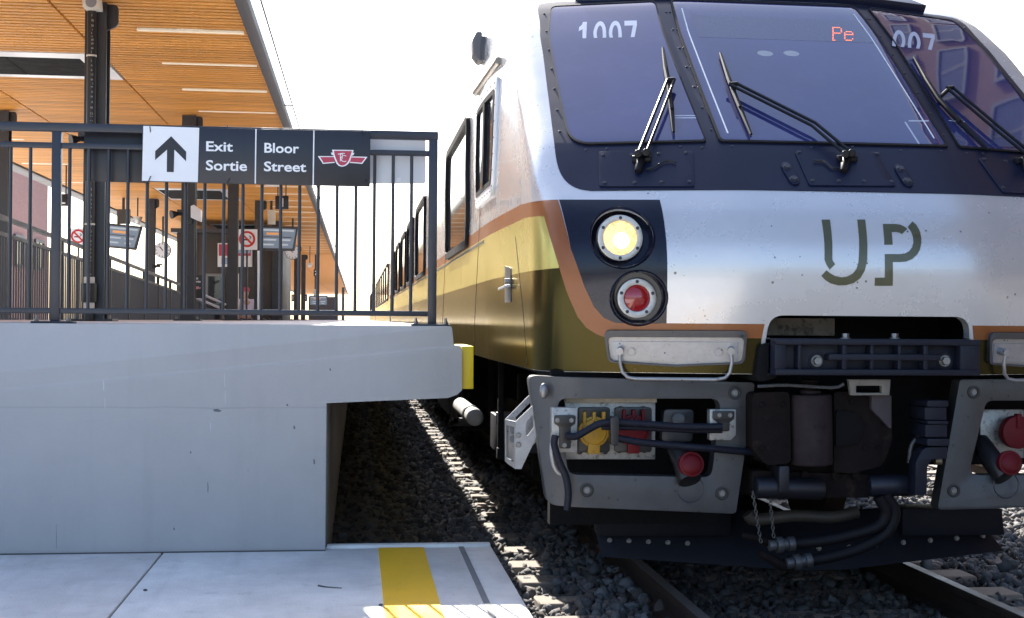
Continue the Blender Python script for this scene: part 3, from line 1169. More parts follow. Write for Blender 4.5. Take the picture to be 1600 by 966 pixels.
def wiper(arms, blade, base, hose=None):
    b = MB()
    for L in arms:
        b.tube([wp(x, y, 0.055) for x, y in L], 0.0085, 8)
    e0, e1 = wp(*arms[0][-1], 0.055), wp(*arms[1][-1], 0.055)
    b.tube([e0, (e0 + e1) / 2, e1], 0.012, 8)
    w = b.obj('wiper', M['wiper_black'], car)
    k = MB()
    pts = [wp(x, y, 0.03) for x, y in blade]
    k.tube(pts, [0.007] + [0.013] * (len(pts) - 2) + [0.007], 6, sub=0)
    k.tube([wp(x, y, 0.016) for x, y in blade], 0.006, 6)
    mid = pts[len(pts) // 2]
    k.tube([mid, (e0 + e1) / 2], 0.011, 8)
    nq = [wp(x, y, 0.042) for x, y in blade[1:-1]]
    k.tube(nq, 0.008, 6)
    k.obj('wiper_blade', M['rubber'], w)
    p = MB()
    for L in arms:
        c = wp(*L[0], 0.0)
        d = wp(*L[0], 0.075)
        p.cyl(c, d, 0.019, 14)
    c0, c1_ = wp(*base[0], 0.02), wp(*base[1], 0.02)
    p.tube([c0, c1_], [0.026, 0.018], 10)
    p.tube([wp(base[0][0] - 14, base[0][1] + 3, 0.014), wp(base[0][0] + 16, base[0][1] + 3, 0.014)], 0.02, 10)
    p.obj('wiper_pivot', M['wiper_black'], w, bevel=0.002)
    if hose:
        h = MB()
        h.tube([wp(x, y, 0.02) for x, y in hose], 0.005, 6, sub=4)
        h.obj('washer_hose', M['black_plastic'], w)


wiper([[(997, 240), (1043, 125)], [(1010, 238), (1054, 124)]], [(1035.8, 75), (1040, 106), (1045, 132), (1049.5, 170), (1052.5, 206)], [(1002, 246), (997, 268)],
      [(1010, 264), (1022, 262), (1034, 254), (1046, 251), (1056, 254)])
wiper([[(1321, 241), (1268, 196), (1140, 132)], [(1331, 239), (1274, 192), (1152, 131)]], [(1125.6, 83), (1138.5, 122), (1147, 145), (1156, 167), (1173.8, 210)], [(1322, 246), (1318, 268)],
      [(1312, 262), (1300, 262), (1288, 252), (1272, 251)])
wiper([[(1606, 243), (1560, 206), (1480, 138)], [(1616, 243), (1568, 204), (1489, 137)]], [(1428, 90), (1446, 122), (1466.5, 154), (1500, 190), (1545, 234)], [(1600, 250), (1606, 270)])

# ------------------------------------------------------------------ lamps
def lamp(q, z, rr, r_bez, r_lens, kind):
    n = Sn(q, z)
    ctr = S(q, z)
    L = circ(q, z, rr, 40)
    b = MB()
    ring = [S(a, c) for a, c in L]
    dep = 0.085
    k = len(ring)
    b.add(ring + [p + Vector((0, dep, 0)) for p in ring], [(i, (i + 1) % k, k + (i + 1) % k, k + i) for i in range(k)] + [tuple(range(k, 2 * k))])
    hs = b.obj('lamp_housing', M['navy'], car)
    b2 = MB()                                            # raised lip round the recess
    L2 = circ(q, z, rr + 0.012, 40)
    r2 = [S(a, c, 0.001) for a, c in L2]
    r1 = [S(a, c, 0.012) for a, c in circ(q, z, rr + 0.004, 40)]
    b2.add(r2 + r1 + ring, [(i, (i + 1) % k, k + (i + 1) % k, k + i) for i in range(k)] + [(k + i, k + (i + 1) % k, 2 * k + (i + 1) % k, 2 * k + i) for i in range(k)])
    b2.obj('lamp_lip', M['navy'], hs)
    c = ctr + Vector((0, 0.035, 0))
    ax = Vector((0, -1, 0))
    lm = MB()
    lm.ring(c + Vector((0, 0.05, 0)), c, r_lens, r_bez, 40)
    nm = 'headlight' if kind == 'head' else 'tail_light'
    lo = lm.obj(nm, M['bezel'], car, bevel=0.003)
    if kind == 'head':
        lo['label'] = 'lit amber headlamp in a riveted pale bezel'
    ln = MB()
    nn, mm = 32, 6
    vs, fs = [], []
    for i in range(mm + 1):
        rad = r_lens * i / mm
        dz = -0.018 * (1 - (i / mm) ** 2)
        for j in range(nn):
            w = 2 * math.pi * j / nn
            vs.append((c.x + rad * math.cos(w), c.y + 0.012 + dz, c.z + rad * math.sin(w)))
    for i in range(mm):
        for j in range(nn):
            j2 = (j + 1) % nn
            fs.append((i * nn + j, i * nn + j2, (i + 1) * nn + j2, (i + 1) * nn + j))
    ln.add(vs, fs)
    ln.obj('lens', M['lamp_on'] if kind == 'head' else M['red_lens'], lo, angle=180)
    if kind == 'head':
        cb = MB()
        cb.sphere((c.x + 0.004, c.y - 0.004, c.z - 0.012), 0.038, 16, (1, 0.12, 1))
        cb.obj('lamp_core', M['bulb'], lo)
    nb = 6 if kind == 'head' else 5
    for i in range(nb):
        w = 2 * math.pi * (i + 0.5 * (nb == 5) * 0 + 0.25 * 0) / nb + math.pi / 2
        rb = (r_lens + r_bez) / 2
        link('bezel_screw', BOLT['rivet'], lo, (c.x + rb * math.cos(w), c.y + 0.0005, c.z + rb * math.sin(w)))


for sg in (1, -1):
    lamp(sg * HEAD[0], HEAD[1], rH, 0.107, 0.080, 'head')
    lamp(sg * TAIL[0], TAIL[1], rT, 0.092, 0.062, 'tail')

# ------------------------------------------------------------------ step plates with their handles
def c3(pts, h=0.0):
    return QZs([(x / 2.928 + 800, y / 2.928 + 290) for x, y in pts], h)


pl_out = c3([(420, 660), (1075, 662), (1062, 812), (750, 826), (442, 806)])
pl_rim = c3([(437, 690), (1062, 692), (1050, 806), (750, 819), (452, 800)])
pl_in = c3([(458, 712), (1036, 716), (1034, 803), (458, 800)])
hd = [(493, 757), (496, 815), (505, 852), (530, 877), (565, 883), (930, 887), (975, 880), (997, 855), (1006, 810), (1003, 757)]
for sg in (-1, 1):
    f = (lambda L: L) if sg < 0 else mir
    sp = skin('step_plate', [rpoly(f(pl_out), 0.03, 5)], M['alu'], 0.0, 0.006, car)
    skin('rim_and_shadow', [rpoly(f(pl_out), 0.03, 5), rpoly(f(pl_rim), 0.025, 5)], M['cast_grey'], 0.0, 0.026, sp, bevel=0.003)  # rim coloured dark, its broad top band standing for the recess overhang's shadow
    skin('inner_plate', [rpoly(f(pl_in), 0.004, 2)], M['alu'], 0.006, 0.011, sp, bevel=0.0015)
    hq = f(c3(hd, 0.045))
    h = MB()
    h.tube([S(q, z, 0.05) for q, z in hq], 0.0085, 10)
    for q, z in (hq[0], hq[-1]):
        h.cyl(S(q, z, 0.008), S(q, z, 0.058), 0.017, 14)
    h.obj('grab_handle', M['alu'], sp)
    for q, z in f(c3([(548, 757), (945, 760)])):
        on_skin(hex_bolt(0.016, 0.006, 'plug', M['alu'], 16), 'plug', q, z, sp, 0.011)

# ------------------------------------------------------------------ flank: seams, door, windows
def srect(ya, yb, za, zb, r, n=5):
    return [(qside(y, z), z) for y, z in rrect(ya, yb, za, zb, r, n)]


for pts in ([(806, 370), (812, 430), (819, 500), (825, 572)],):
    L = QZs(pts)
    skin('door_seam', [[(q - 0.004, z) for q, z in L] + [(q + 0.004, z) for q, z in L[::-1]]], M['rubber'], 0.002, 0.0035, car)
ysm = atx(742, 500, TC - fS(1.3) + 0.01).y
ys1 = S(*QZ(806, 370)).y
skin('door_seam', [srect(ysm, ysm + 0.012, ZB + 0.005, 3.0, 0)], M['rubber'], 0.002, 0.0035, car)
yw0, yw1, wz0, wz1 = 7.82, 8.86, 2.09, 2.81


def side_window(ya, yb, za, zb, fm, r=0.11, fw=0.045, opening=False, fo=0.016):
    g = skin('side_window', [srect(ya + fw, yb - fw, za + fw, zb - fw, r * 0.7)], M['side_glass'], 0.0, 0.006, car)
    skin('window_frame', [srect(ya, yb, za, zb, r), srect(ya + fw, yb - fw, za + fw, zb - fw, r * 0.7)], fm, 0.0, fo, g, bevel=0.004)
    return g


g = side_window(yw0, yw1, wz0, wz1, M['pale_metal'], 0.10, 0.07)
ins = 0.07
skin('inner_frame', [srect(yw0 + ins, yw1 - ins, wz0 + ins, wz1 - ins, 0.05), srect(yw0 + ins + 0.04, yw1 - ins - 0.03, wz0 + ins + 0.03, wz1 - ins - 0.03, 0.04)], M['rubber'], 0.004, 0.02, g)
skin('sliding_frame', [srect(yw0 + 0.42, yw0 + 0.50, wz0 + 0.10, wz1 - 0.10, 0.0)], M['rubber'], 0.004, 0.026, g)
for t in np.linspace(0, 1, 7):
    for yy, zz in ((yw0 + 0.035, wz0 + .06 + t * 0.58), (yw1 - 0.035, wz0 + .06 + t * 0.58), (yw0 + 0.1 + t * (yw1 - yw0 - 0.2), wz0 + 0.035), (yw0 + 0.1 + t * (yw1 - yw0 - 0.2), wz1 - 0.035)):
        on_skin(BOLT['tiny'], 'frame_screw', qside(yy, zz), zz, g, 0.016)
rg = MB()
rg.tube([side(7.82, 2.89, 0.015), side(8.95, 2.89, 0.015)], 0.022, 8)
rg.obj('rain_gutter', mat('gutter_bronze', (0.22, 0.19, 0.15), 0.4, metal=0.5), car)
yd = ys1 + 0.12
# door handle with its recess plate
hp = srect(ysm - 1.15, ysm - 0.85, 1.42, 1.62, 0.02)
ha = QZ(797, 448)
dh = skin('handle_plate', [rpoly([(ha[0] - 0.16, ha[1] - 0.085), (ha[0] + 0.06, ha[1] - 0.085), (ha[0] + 0.06, ha[1] + 0.10), (ha[0] - 0.16, ha[1] + 0.12)], 0.012, 3)], M['cast_grey'], 0.002, 0.006, car, bevel=0.002)
h = MB()
p0, p1 = S(ha[0] + 0.05, ha[1], 0.03), S(ha[0] - 0.17, ha[1] - 0.01, 0.035)
h.tube([S(ha[0] + 0.05, ha[1] + 0.005, 0.0), p0, p1], 0.009, 10)
h.cyl(S(ha[0] + 0.0, ha[1] + 0.03, 0.0), S(ha[0] + 0.0, ha[1] + 0.03, 0.03), 0.015, 12)
h.obj('door_handle', M['alu'], dh)
for ya, yb in ((9.5, 11.75), (15.6, 17.9), (18.9, 21.1), (21.9, 24.1), (25.0, 27.2), (28.4, 29.9)):
    side_window(ya, yb, 1.88, 2.83, M['rubber'], 0.13, 0.055, fo=0.03)
sd = MB()
for yy in (12.6, 15.0):
    skin('passenger_door_seam', [srect(yy, yy + 0.015, ZB + 0.005, 3.1, 0)], M['rubber'], 0.002, 0.004, car)
skin('sill_strip', [srect(8.4, 30.5, 1.845, 1.86, 0)], M['steel2'], 0.002, 0.006, car)
# side camera housing high on the flank
k = MB()
YM = 8.55
pl, ph = at(742, 96, YM), at(757, 50, YM)
zc = (pl.z + ph.z) / 2
hh = (ph.z - pl.z) / 2
xf_ = TC - fS(zc)
k.plate([rpoly([(xf_ - 0.015, zc - hh), (xf_ - 0.04, zc - hh * 0.85), (xf_ - 0.07, zc - hh * 0.45), (xf_ - 0.075, zc + hh * 0.5), (xf_ - 0.05, zc + hh), (xf_ - 0.015, zc + hh)], 0.012, 3)], YM, YM + 0.17)
sc_o = k.obj('side_camera', mat('camera_grey', (0.10, 0.095, 0.10), 0.5), car, bevel=0.005)
k = MB()
k.box(xf_ - 0.016, xf_ + 0.05, YM - 0.01, YM + 0.16, zc - hh * 0.9, zc + hh * 0.7)
k.obj('camera_mount', M['steel2'], sc_o, bevel=0.004)

# ------------------------------------------------------------------ bumper castings and what sits in them
YB = 6.03
b_l = rpoly(PX([(831, 588), (1180, 598), (1150, 803), (858, 791)], YB), [0.03, 0.02, 0.02, 0.05], 5)
h_l = rpoly(PX([(871, 623), (1127, 623), (1112, 746), (889, 742)], YB), 0.045, 5)
b_r = PX([(1500, 593), (1600, 595), (1600, 800), (1465, 797)], YB)
zr = b_r[0][1]
b_r = rpoly([(b_r[0][0], zr), (TC + 1.54, zr), (TC + 1.47, b_r[3][1] + 0.02), b_r[3]], [0.02, 0.03, 0.05, 0.02], 5)
h_r = PX([(1541, 626), (1600, 626), (1600, 743), (1513, 743)], YB)
h_r = rpoly([h_r[0], (TC + 1.40, h_r[0][1]), (TC + 1.34, h_r[3][1]), h_r[3]], 0.045, 5)


def bend(p):
    u = abs(p.x - TC)
    return Vector((p.x, p.y + (0.55 * (u - 1.30) ** 2 / 0.25 if u > 1.30 else 0), p.z))


bumpers = []
for L, H in ((b_l, h_l), (b_r, h_r)):
    b = MB()
    b.plate([L, H], YB, YB + 0.085)
    cuts = [('X', TC + s_ * x) for s_ in (-1, 1) for x in (1.30, 1.34, 1.38, 1.42, 1.46, 1.5)]
    a_ = np.array(b.v)
    o = Vector([float(x) for x in (a_.min(0) + a_.max(0)) / 2])
    bo = link('bumper_casting', b.mesh('bumper_casting', M['cast_grey'], cuts=cuts, warp=bend, bevel=0.012, seg=3, shift=-o), car, o)
    bumpers.append(bo)
for px, py, k in ((1148, 614, 0), (917, 766, 0), (1128, 771, 0), (1521, 613, 1), (1490, 767, 1)):
    p = at(px, py, YB)
    b = MB()
    b.ring(p + Vector((0, 0.004, 0)), p + Vector((0, -0.007, 0)), 0.020, 0.031, 20)
    rg_ = b.obj('bolt_boss', M['black_plastic'], bumpers[k], bevel=0.002)
    link('bolt', hex_bolt(0.013, 0.010, 'bolt', M['bolt'], 12), bumpers[k], p + Vector((0, 0.001, 0)))
p = at(850, 611, YB + 0.03)
b = MB()
b.sphere((p.x, p.y, p.z), 0.028, 16, (0.8, 0.6, 1.3))
b.obj('side_bolt', M['bolt'], bumpers[0])

# connector plate behind the opening
YC = 6.14
b = MB()
b.plate([PX([(884, 627), (1024, 627), (1024, 718), (884, 718)], YC)], YC, YC + 0.03)
cp = b.obj('connector_plate', M['plate_zinc'], car, bevel=0.003)
for x0, x1, pc_, mm, cx, cy, rr in ((902, 951, 'a', M['cap_yellow'], 928, 675, 0.072), (959, 1016, 'b', M['cap_red'], 990, 673, 0.076)):
    b = MB()
    b.plate([rrect(*[PX([(x0, 704)], YC)[0][0], PX([(x1, 704)], YC)[0][0]], PX([(x0, 706)], YC)[0][1], PX([(x0, 636)], YC)[0][1], 0.015)], YC - 0.03, YC)
    bx = b.obj('socket_housing', M['black_plastic'], cp, bevel=0.004)
    c = at(cx, cy, YC - 0.05)
    b = MB()
    b.cyl(c + Vector((0, 0.05, 0)), c, rr, 28)
    b.cyl(c, c + Vector((0, -0.012, 0)), rr * 0.86, 28, r2=rr * 0.8)
    for dx in (-0.045, 0.0, 0.045):
        b.box(c.x + dx - 0.008, c.x + dx + 0.008, c.y - 0.012, c.y + 0.03, c.z + 0.03, c.z + rr + 0.022)
    b.box(c.x - 0.028, c.x + 0.028, c.y - 0.008, c.y + 0.03, c.z - rr - 0.03, c.z - rr * 0.6)
    b.obj('socket_cap', mm, cp, bevel=0.004)
    for dx, dy in ((-0.055, 0.098), (0.055, 0.098), (-0.06, -0.095), (0.06, -0.095)):
        pp = Vector((c.x + dx, YC - 0.002, c.z + dy))
        b = MB()
        b.cyl(pp, pp + Vector((0, -0.016, 0)), 0.014, 10)
        b.obj('latch', M['black_plastic'], cp, bevel=0.002)
b = MB()
b.plate([PX([(884, 619), (1026, 619), (1026, 629), (884, 629)], YC - 0.03)], YC - 0.03, YC + 0.02)
b.obj('top_ledge', mat('ledge_tan', (0.30, 0.27, 0.22), 0.6, var=0.3, vscale=30, dirt=(0.06, 0.05, 0.04), dscale=30), cp)
b = MB()
b.plate([rpoly(PX([(1038, 640), (1084, 640), (1082, 690), (1034, 690)], YC + 0.06), 0.02, 4)], YC + 0.06, YC + 0.12)
b.cyl(at(1060, 655, YC + 0.06), at(1060, 655, YC + 0.02), 0.03, 14)
b.obj('inner_casting', M['cast_grey'], car, bevel=0.006)
# dark box behind the openings
b = MB()
b.box(TC - 1.40, TC - 0.55, 6.42, 6.50, 0.36, 1.10)
b.obj('underframe_bulkhead', M['under'], car)
b = MB()
b.box(TC + 0.52, TC + 1.30, 6.62, 6.70, 0.62, 1.10)
b.obj('underframe_bulkhead', M['under'], car)
# capped plugs hanging in the openings
def plug(pts, r, capc, ring_c, parent):
    b = MB()
    b.tube(pts, [r * 0.9, r, r * 1.05], 18)
    pl = b.obj('jumper_plug', M['black_plastic'], parent, bevel=0.004)
    d = (pts[-1] - pts[0]).normalized()
    b = MB()
    b.cyl(capc, capc + Vector((0, -0.035, 0.006)), r * 1.12, 22)
    b.cyl(capc + Vector((0, -0.035, 0.006)), capc + Vector((0, -0.05, 0.01)), r * 1.0, 22, r2=r * 0.6)
    b.obj('plug_cap', M['cap_red'], pl, bevel=0.004)
    b = MB()
    b.tube([ring_c + Vector((0.062 * math.cos(t), 0, 0.062 * math.sin(t))) for t in np.linspace(math.pi * 0.9, math.pi * 2.25, 18)], 0.003, 6)
    b.obj('wire_loop', M['bolt_dark'], pl)


plug([at(1056, 700, 6.12), at(1068, 722, 6.05), at(1078, 752, 5.99)], 0.052, at(1078, 726, 5.985), at(1079, 764, 5.985), car)
plug([at(1530, 690, 6.16), at(1552, 722, 6.05), at(1572, 745, 5.99)], 0.052, at(1574, 724, 5.985), at(1572, 758, 5.985), car)
b = MB()
c = at(1592, 676, 6.12)
b.cyl(c + Vector((0, 0.05, 0)), c, 0.08, 26)
b.box(c.x - 0.012, c.x + 0.012, c.y - 0.01, c.y + 0.03, c.z + 0.02, c.z + 0.09)
b.obj('socket_cap', M['cap_red'], car, bevel=0.004)
b = MB()
b.plate([PX([(1532, 640), (1600, 640), (1600, 716), (1532, 716)], 6.22)], 6.22, 6.25)
b.obj('connector_plate', M['plate_zinc'], car, bevel=0.003)
# clamp plates and the jumper cables
YK = 5.98
for q, cl in (([(862, 637), (902, 637), (902, 707), (862, 707)], ((883, 675), (871, 657), (893, 657), (882, 696))),
              ([(1109, 640), (1150, 640), (1150, 680), (1142, 688), (1109, 688)], ((1131, 658), (1124, 649), (1141, 649), None))):
    b = MB()
    b.plate([PX(q, YK)], YK, YK + 0.05)
    ck = b.obj('clamp_plate', M['plate_zinc'], car, bevel=0.002)
    (cx, cy) = cl[0]
    b = MB()
    hh = 22 if cl[3] else 12
    b.plate([rpoly(PX([(cx - 17, cy - hh - 4), (cx + 17, cy - hh - 4), (cx + 16, cy - hh + 9), (cx + 9, cy - hh + 14), (cx + 9, cy + hh + 4), (cx - 9, cy + hh + 4), (cx - 9, cy - hh + 14), (cx - 17, cy - hh + 9)], YK - 0.012), 0.01, 3)], YK - 0.014, YK)
    b.obj('clamp', M['black_plastic'], ck, bevel=0.002)
    for i, pt in enumerate(cl[1:]):
        if pt:
            link('bolt', BOLT['small'], ck, at(pt[0], pt[1], YK - 0.014))
YH = 5.94
cab = [[(885, 681), (900, 682), (918, 672), (938, 662), (960, 660), (1010, 663), (1070, 667), (1128, 667)],
       [(940, 668), (968, 668), (1020, 670), (1080, 673), (1128, 673)],
       [(960, 684), (1000, 691), (1060, 697), (1110, 701), (1165, 706), (1200, 706)],
       [(868, 680), (866, 695), (874, 722), (884, 745), (888, 770), (886, 797)]]
for i, L in enumerate(cab):
    b = MB()
    b.tube([at(x, y, YH + (0.02 if i == 1 else 0.0) + (0.10 * max(0, j - 3) / 2 if i == 2 else 0)) for j, (x, y) in enumerate(L)], 0.0165 if i != 1 else 0.012, 12, sub=5)
    b.obj('jumper_cable', M['hose'], car)
b = MB()
b.plate([rpoly(PX([(954, 652), (968, 652), (966, 698), (955, 696)], YH - 0.03), 0.012, 3)], YH - 0.03, YH + 0.03)
b.obj('cable_tie', M['black_plastic'], car, bevel=0.004)
b = MB()
b.tube([at(x, y, YK + 0.02) for x, y in ((868, 681), (864, 688), (862, 700), (864, 722), (872, 738), (884, 742))], 0.011, 10, sub=4)
b.obj('pull_loop', M['alu'], car)

# ------------------------------------------------------------------ coupling gear
YA = 5.76
b = MB()
x0, x1 = at(1211, 558, YA).x, at(1531, 558, YA).x
z1, z0 = at(1371, 530, YA).z, at(1371, 587, YA).z
xm = lambda px: at(px, 558, YA).x
b.box(x0, x1, YA + 0.06, YA + 0.16, z0, z1)                     # web
b.box(x0, x1, YA - 0.01, YA + 0.16, z1 - 0.028, z1)             # flanges
b.box(x0, x1, YA - 0.01, YA + 0.16, z0, z0 + 0.028)
for px, w in ((1211, 0.05), (1247, 0.018), (1316, 0.024), (1360, 0.018), (1403, 0.018), (1443, 0.024), (1505, 0.03)):
    b.box(xm(px), xm(px) + w, YA, YA + 0.10, z0 + 0.02, z1 - 0.02)
b.box(xm(1500), x1, YA - 0.004, YA + 0.10, z0 + 0.02, z1 - 0.02)
zm = (z0 + z1) / 2
b.box(xm(1295), xm(1470), YA - 0.004, YA + 0.10, zm - 0.015, zm + 0.015)
beam = b.obj('anti_climber', M['beam_blue'], car, bevel=0.006)
for px in (1276, 1476):
    link('bolt', BOLT['big'], beam, at(px, 564, YA + 0.052))
    c = at(px, 564, YA + 0.06)
    q = MB()
    q.cyl(c, c + Vector((0, -0.006, 0)), 0.038, 20)
    q.obj('washer', M['beam_blue'], beam)
for px in (1321, 1398):
    p = at(px, 530, YA + 0.06)
    q = MB()
    q.cyl(p, p + Vector((0, 0, 0.026)), 0.017, 6)
    q.cyl(p, p + Vector((0, 0, 0.006)), 0.024, 16)
    q.obj('bolt', M['bolt'], beam, bevel=0.002)
q = MB()
q.plate([rpoly(PX([(1187, 540), (1215, 532), (1215, 590), (1180, 600)], YA + 0.1), 0.03, 4)], YA + 0.10, YA + 0.5)
q.obj('beam_bracket', M['under'], car, bevel=0.01)

# coupler head
YQ = 5.86
cpl = MB()
cpl.plate([rpoly(PX([(1303, 612), (1393, 613), (1394, 690), (1380, 728), (1330, 740), (1303, 738)], YQ + 0.10), [0.02, 0.02, 0.03, 0.06, 0.04, 0.02], 5)], YQ + 0.10, YQ + 0.36)
cpl.plate([rpoly(PX([(1176, 614), (1234, 612), (1236, 724), (1196, 728), (1176, 700)], YQ + 0.06), [0.03, 0.03, 0.03, 0.07, 0.05], 5)], YQ + 0.06, YQ + 0.36)
cpl.plate([rpoly(PX([(1200, 630), (1360, 630), (1350, 745), (1205, 745)], YQ + 0.2), 0.03, 4)], YQ + 0.20, YQ + 0.55)
head = cpl.obj('coupler_head', M['coupler'], car, bevel=0.018, seg=3)
q = MB()
a, c = at(1266, 616, YQ + 0.10), at(1268, 726, YQ + 0.10)
q.cyl(a, c, 0.098, 28)
q.cyl(a + Vector((0, 0, 0.02)), a, 0.05, 16)
q.obj('knuckle', mat('knuckle_brown', (0.026, 0.019, 0.021), 0.75, spec=0.15, var=0.4, vscale=12, dirt=(0.012, 0.009, 0.009), dscale=14, dthr=0.55), head, bevel=0.012, seg=3)
q = MB()
q.plate([rpoly(PX([(1362, 618), (1393, 618), (1393, 672), (1372, 650), (1362, 640)], YQ + 0.07), 0.006, 2)], YQ + 0.07, YQ + 0.1)
q.obj('guard_arm', mat('coupler_grey', (0.045, 0.037, 0.042), 0.7, var=0.3, dirt=(0.03, 0.02, 0.02), dscale=14), head, bevel=0.004)
q = MB()
q.plate([rpoly(PX([(1176, 735), (1360, 742), (1360, 778), (1176, 778)], YQ + 0.16), 0.02, 3)], YQ + 0.16, YQ + 0.5)
for px in (1216, 1256, 1304, 1336):
    p = at(px, 742, YQ + 0.155)
    q.cyl(p, p + Vector((0, -0.02, 0)), 0.02, 10)
q.obj('coupler_carrier', M['coupler'], head, bevel=0.01)
q = MB()
q.cyl(at(1355, 759, YQ + 0.16), at(1425, 758, YQ + 0.16), 0.052, 22)
q.obj('coupler_shaft', mat('shaft_blue', (0.015, 0.016, 0.026), 0.45, metal=0.3, var=0.3), head, bevel=0.006)
q = MB()
q.cyl(at(1180, 762, YQ + 0.12), at(1285, 764, YQ + 0.12), 0.050, 22)
q.box(at(1222, 0, YQ + .05).x, at(1238, 0, YQ + .05).x, YQ + 0.05, YQ + 0.25, at(0, 780, YQ + .05).z, at(0, 735, YQ + .05).z)
q.obj('coupler_shaft', mat('shaft_blue_black', (0.014, 0.014, 0.02), 0.45, metal=0.3, var=0.3), head, bevel=0.006)
q = MB()
c = at(1266, 613, YQ + 0.10)
q.cyl(c, c + Vector((0, 0, 0.045)), 0.030, 14)
q.cyl(c + Vector((0, 0, 0.045)), c + Vector((0, 0, 0.058)), 0.040, 14)
q.obj('knuckle_pin', M['coupler'], head, bevel=0.004)
q = MB()
for px, py in ((1190, 632), (1190, 700), (1222, 632), (1350, 700), (1372, 700), (1330, 628)):
    c = at(px, py, YQ + (0.06 if px < 1240 else 0.10))
    q = MB()
    q.cyl(c, c + Vector((0, -0.012, 0)), 0.012, 10)
    q.obj('cast_boss', M['coupler'], head, bevel=0.003)
q = MB()
q.plate([rpoly(PX([(1306, 640), (1340, 646), (1352, 668), (1340, 694), (1306, 700)], YQ + 0.085), 0.02, 4)], YQ + 0.085, YQ + 0.11)
q.obj('knuckle_pocket', M['under'], head, bevel=0.006)
q = MB()
q.tube([at(x, y, YQ + 0.03) for x, y in ((1184, 604), (1230, 602), (1300, 606), (1318, 600))], 0.008, 8, sub=3)
q.obj('release_rod', M['bolt'], car)
q = MB()
YT = YQ + 0.02
q.plate([PX([(1326, 593), (1392, 593), (1390, 618), (1330, 618)], YT), rpoly(PX([(1338, 603), (1378, 603), (1378, 614), (1338, 614)], YT), 0.004, 2)], YT, YT + 0.03)
q.obj('bracket_plate', mat('bracket_pale', (0.20, 0.19, 0.175), 0.6, metal=0.2, var=0.2, vscale=20, dirt=(0.06, 0.05, 0.04), dscale=25, dthr=0.58), car, bevel=0.004)
# cable stack and elbow on the far side of the coupler
q = MB()
for i, (pa, pb) in enumerate((((1449, 626), (1482, 636)), ((1448, 637), (1482, 657)), ((1449, 658), (1482, 663)), ((1449, 664), (1483, 684)), ((1449, 686), (1484, 697)))):
    q.plate([rpoly(PX([pa, (pb[0], pa[1]), pb, (pa[0], pb[1])], YQ), 0.006, 2)], YQ + 0.02 * (i % 2), YQ + 0.2)
q.obj('junction_box', M['beam_blue'], car, bevel=0.006)
q = MB()
q.plate([rpoly(PX([(1444, 699), (1480, 699), (1480, 717), (1456, 718), (1449, 730), (1448, 774), (1430, 774), (1431, 722)], YQ + 0.02), [0.05, 0.004, 0.004, 0.02, 0.02, 0, 0, 0.05], 5)], YQ + 0.02, YQ + 0.10)
q.obj('elbow_bracket', M['beam_blue'], car, bevel=0.006)
q = MB()
q.tube([at(x, y, YQ + 0.14) for x, y in ((1441, 640), (1441, 662), (1436, 680), (1424, 696), (1420, 724))], 0.010, 8, sub=4)
q.cyl(at(1441, 636, YQ + 0.14), at(1441, 646, YQ + 0.14), 0.016, 10)
q.obj('wire_conduit', M['cast_grey'], car)
q = MB()
q.cyl(at(1460, 721, YQ + .12), at(1470, 721, YQ + .12), 0.018, 10)
q.obj('drain_fitting', M['brass'], car)

# brake hoses and their metal ends
YG = 6.0
hs1 = [(1372, 776), (1384, 800), (1372, 822), (1330, 836), (1280, 846), (1235, 850)]
hs2 = [(1382, 772), (1398, 800), (1384, 834), (1340, 858), (1290, 872), (1262, 876)]
hs3 = [(1235, 850), (1210, 848), (1180, 842), (1162, 836)]
hs4 = [(1262, 876), (1236, 872), (1206, 866), (1186, 858)]
for L in (hs1, hs2):
    q = MB()
    q.tube([at(x, y, YG + 0.03 * i / 5) for i, (x, y) in enumerate(L)], 0.027, 14, sub=6)
    hz = q.obj('brake_hose', M['rubber'], car)
    e = L[-1]
    d = (L[-1][0] - L[-2][0], L[-1][1] - L[-2][1])
    k = math.hypot(*d)
    d = (d[0] / k, d[1] / k)
    q = MB()
    for s0, s1, r in ((-6, 4, 0.034), (4, 12, 0.028), (12, 22, 0.038), (22, 34, 0.026)):
        q.cyl(at(e[0] + d[0] * s0, e[1] + d[1] * s0, YG), at(e[0] + d[0] * s1, e[1] + d[1] * s1, YG), r, 16)
    q.obj('hose_coupling', M['cast_grey'], hz, bevel=0.003)
q = MB()
q.tube([at(x, y, YG + 0.02) for x, y in ((1215, 850), (1196, 846), (1176, 840), (1160, 836))], [0.022, 0.014], 10)
q.tube([at(x, y, YG + 0.02) for x, y in ((1236, 880), (1222, 884), (1206, 874), (1186, 864))], [0.034, 0.018], 10)
q.obj('gladhand', M['coupler'], car, bevel=0.003)
q = MB()
q.tube([at(x, y, YG + 0.25) for x, y in ((1168, 802), (1180, 812), (1240, 806), (1300, 808), (1340, 800))], 0.030, 12, sub=4)
q.obj('tan_pipe', mat('tan_pipe_metal', (0.05, 0.042, 0.034), 0.6, metal=0.3, var=0.3), car)


def chain(p0, p1, r=0.011, w=0.0026, sag=0.0):
    mb = MB()
    p0, p1 = Vector(p0), Vector(p1)
    n = max(4, int((p1 - p0).length / (r * 1.55)))
    for i in range(n):
        t = (i + 0.5) / n
        c = p0.lerp(p1, t)
        ax = (p1 - p0).normalized()
        sidev = Vector((1, 0, 0)) if i % 2 else Vector((0, 1, 0))
        mb.tube([c + ax * (r * 1.05 * math.cos(w_)) + sidev * (r * 0.62 * math.sin(w_)) for w_ in np.linspace(0, 2 * math.pi, 9)], w, 5, caps=False)
    return mb


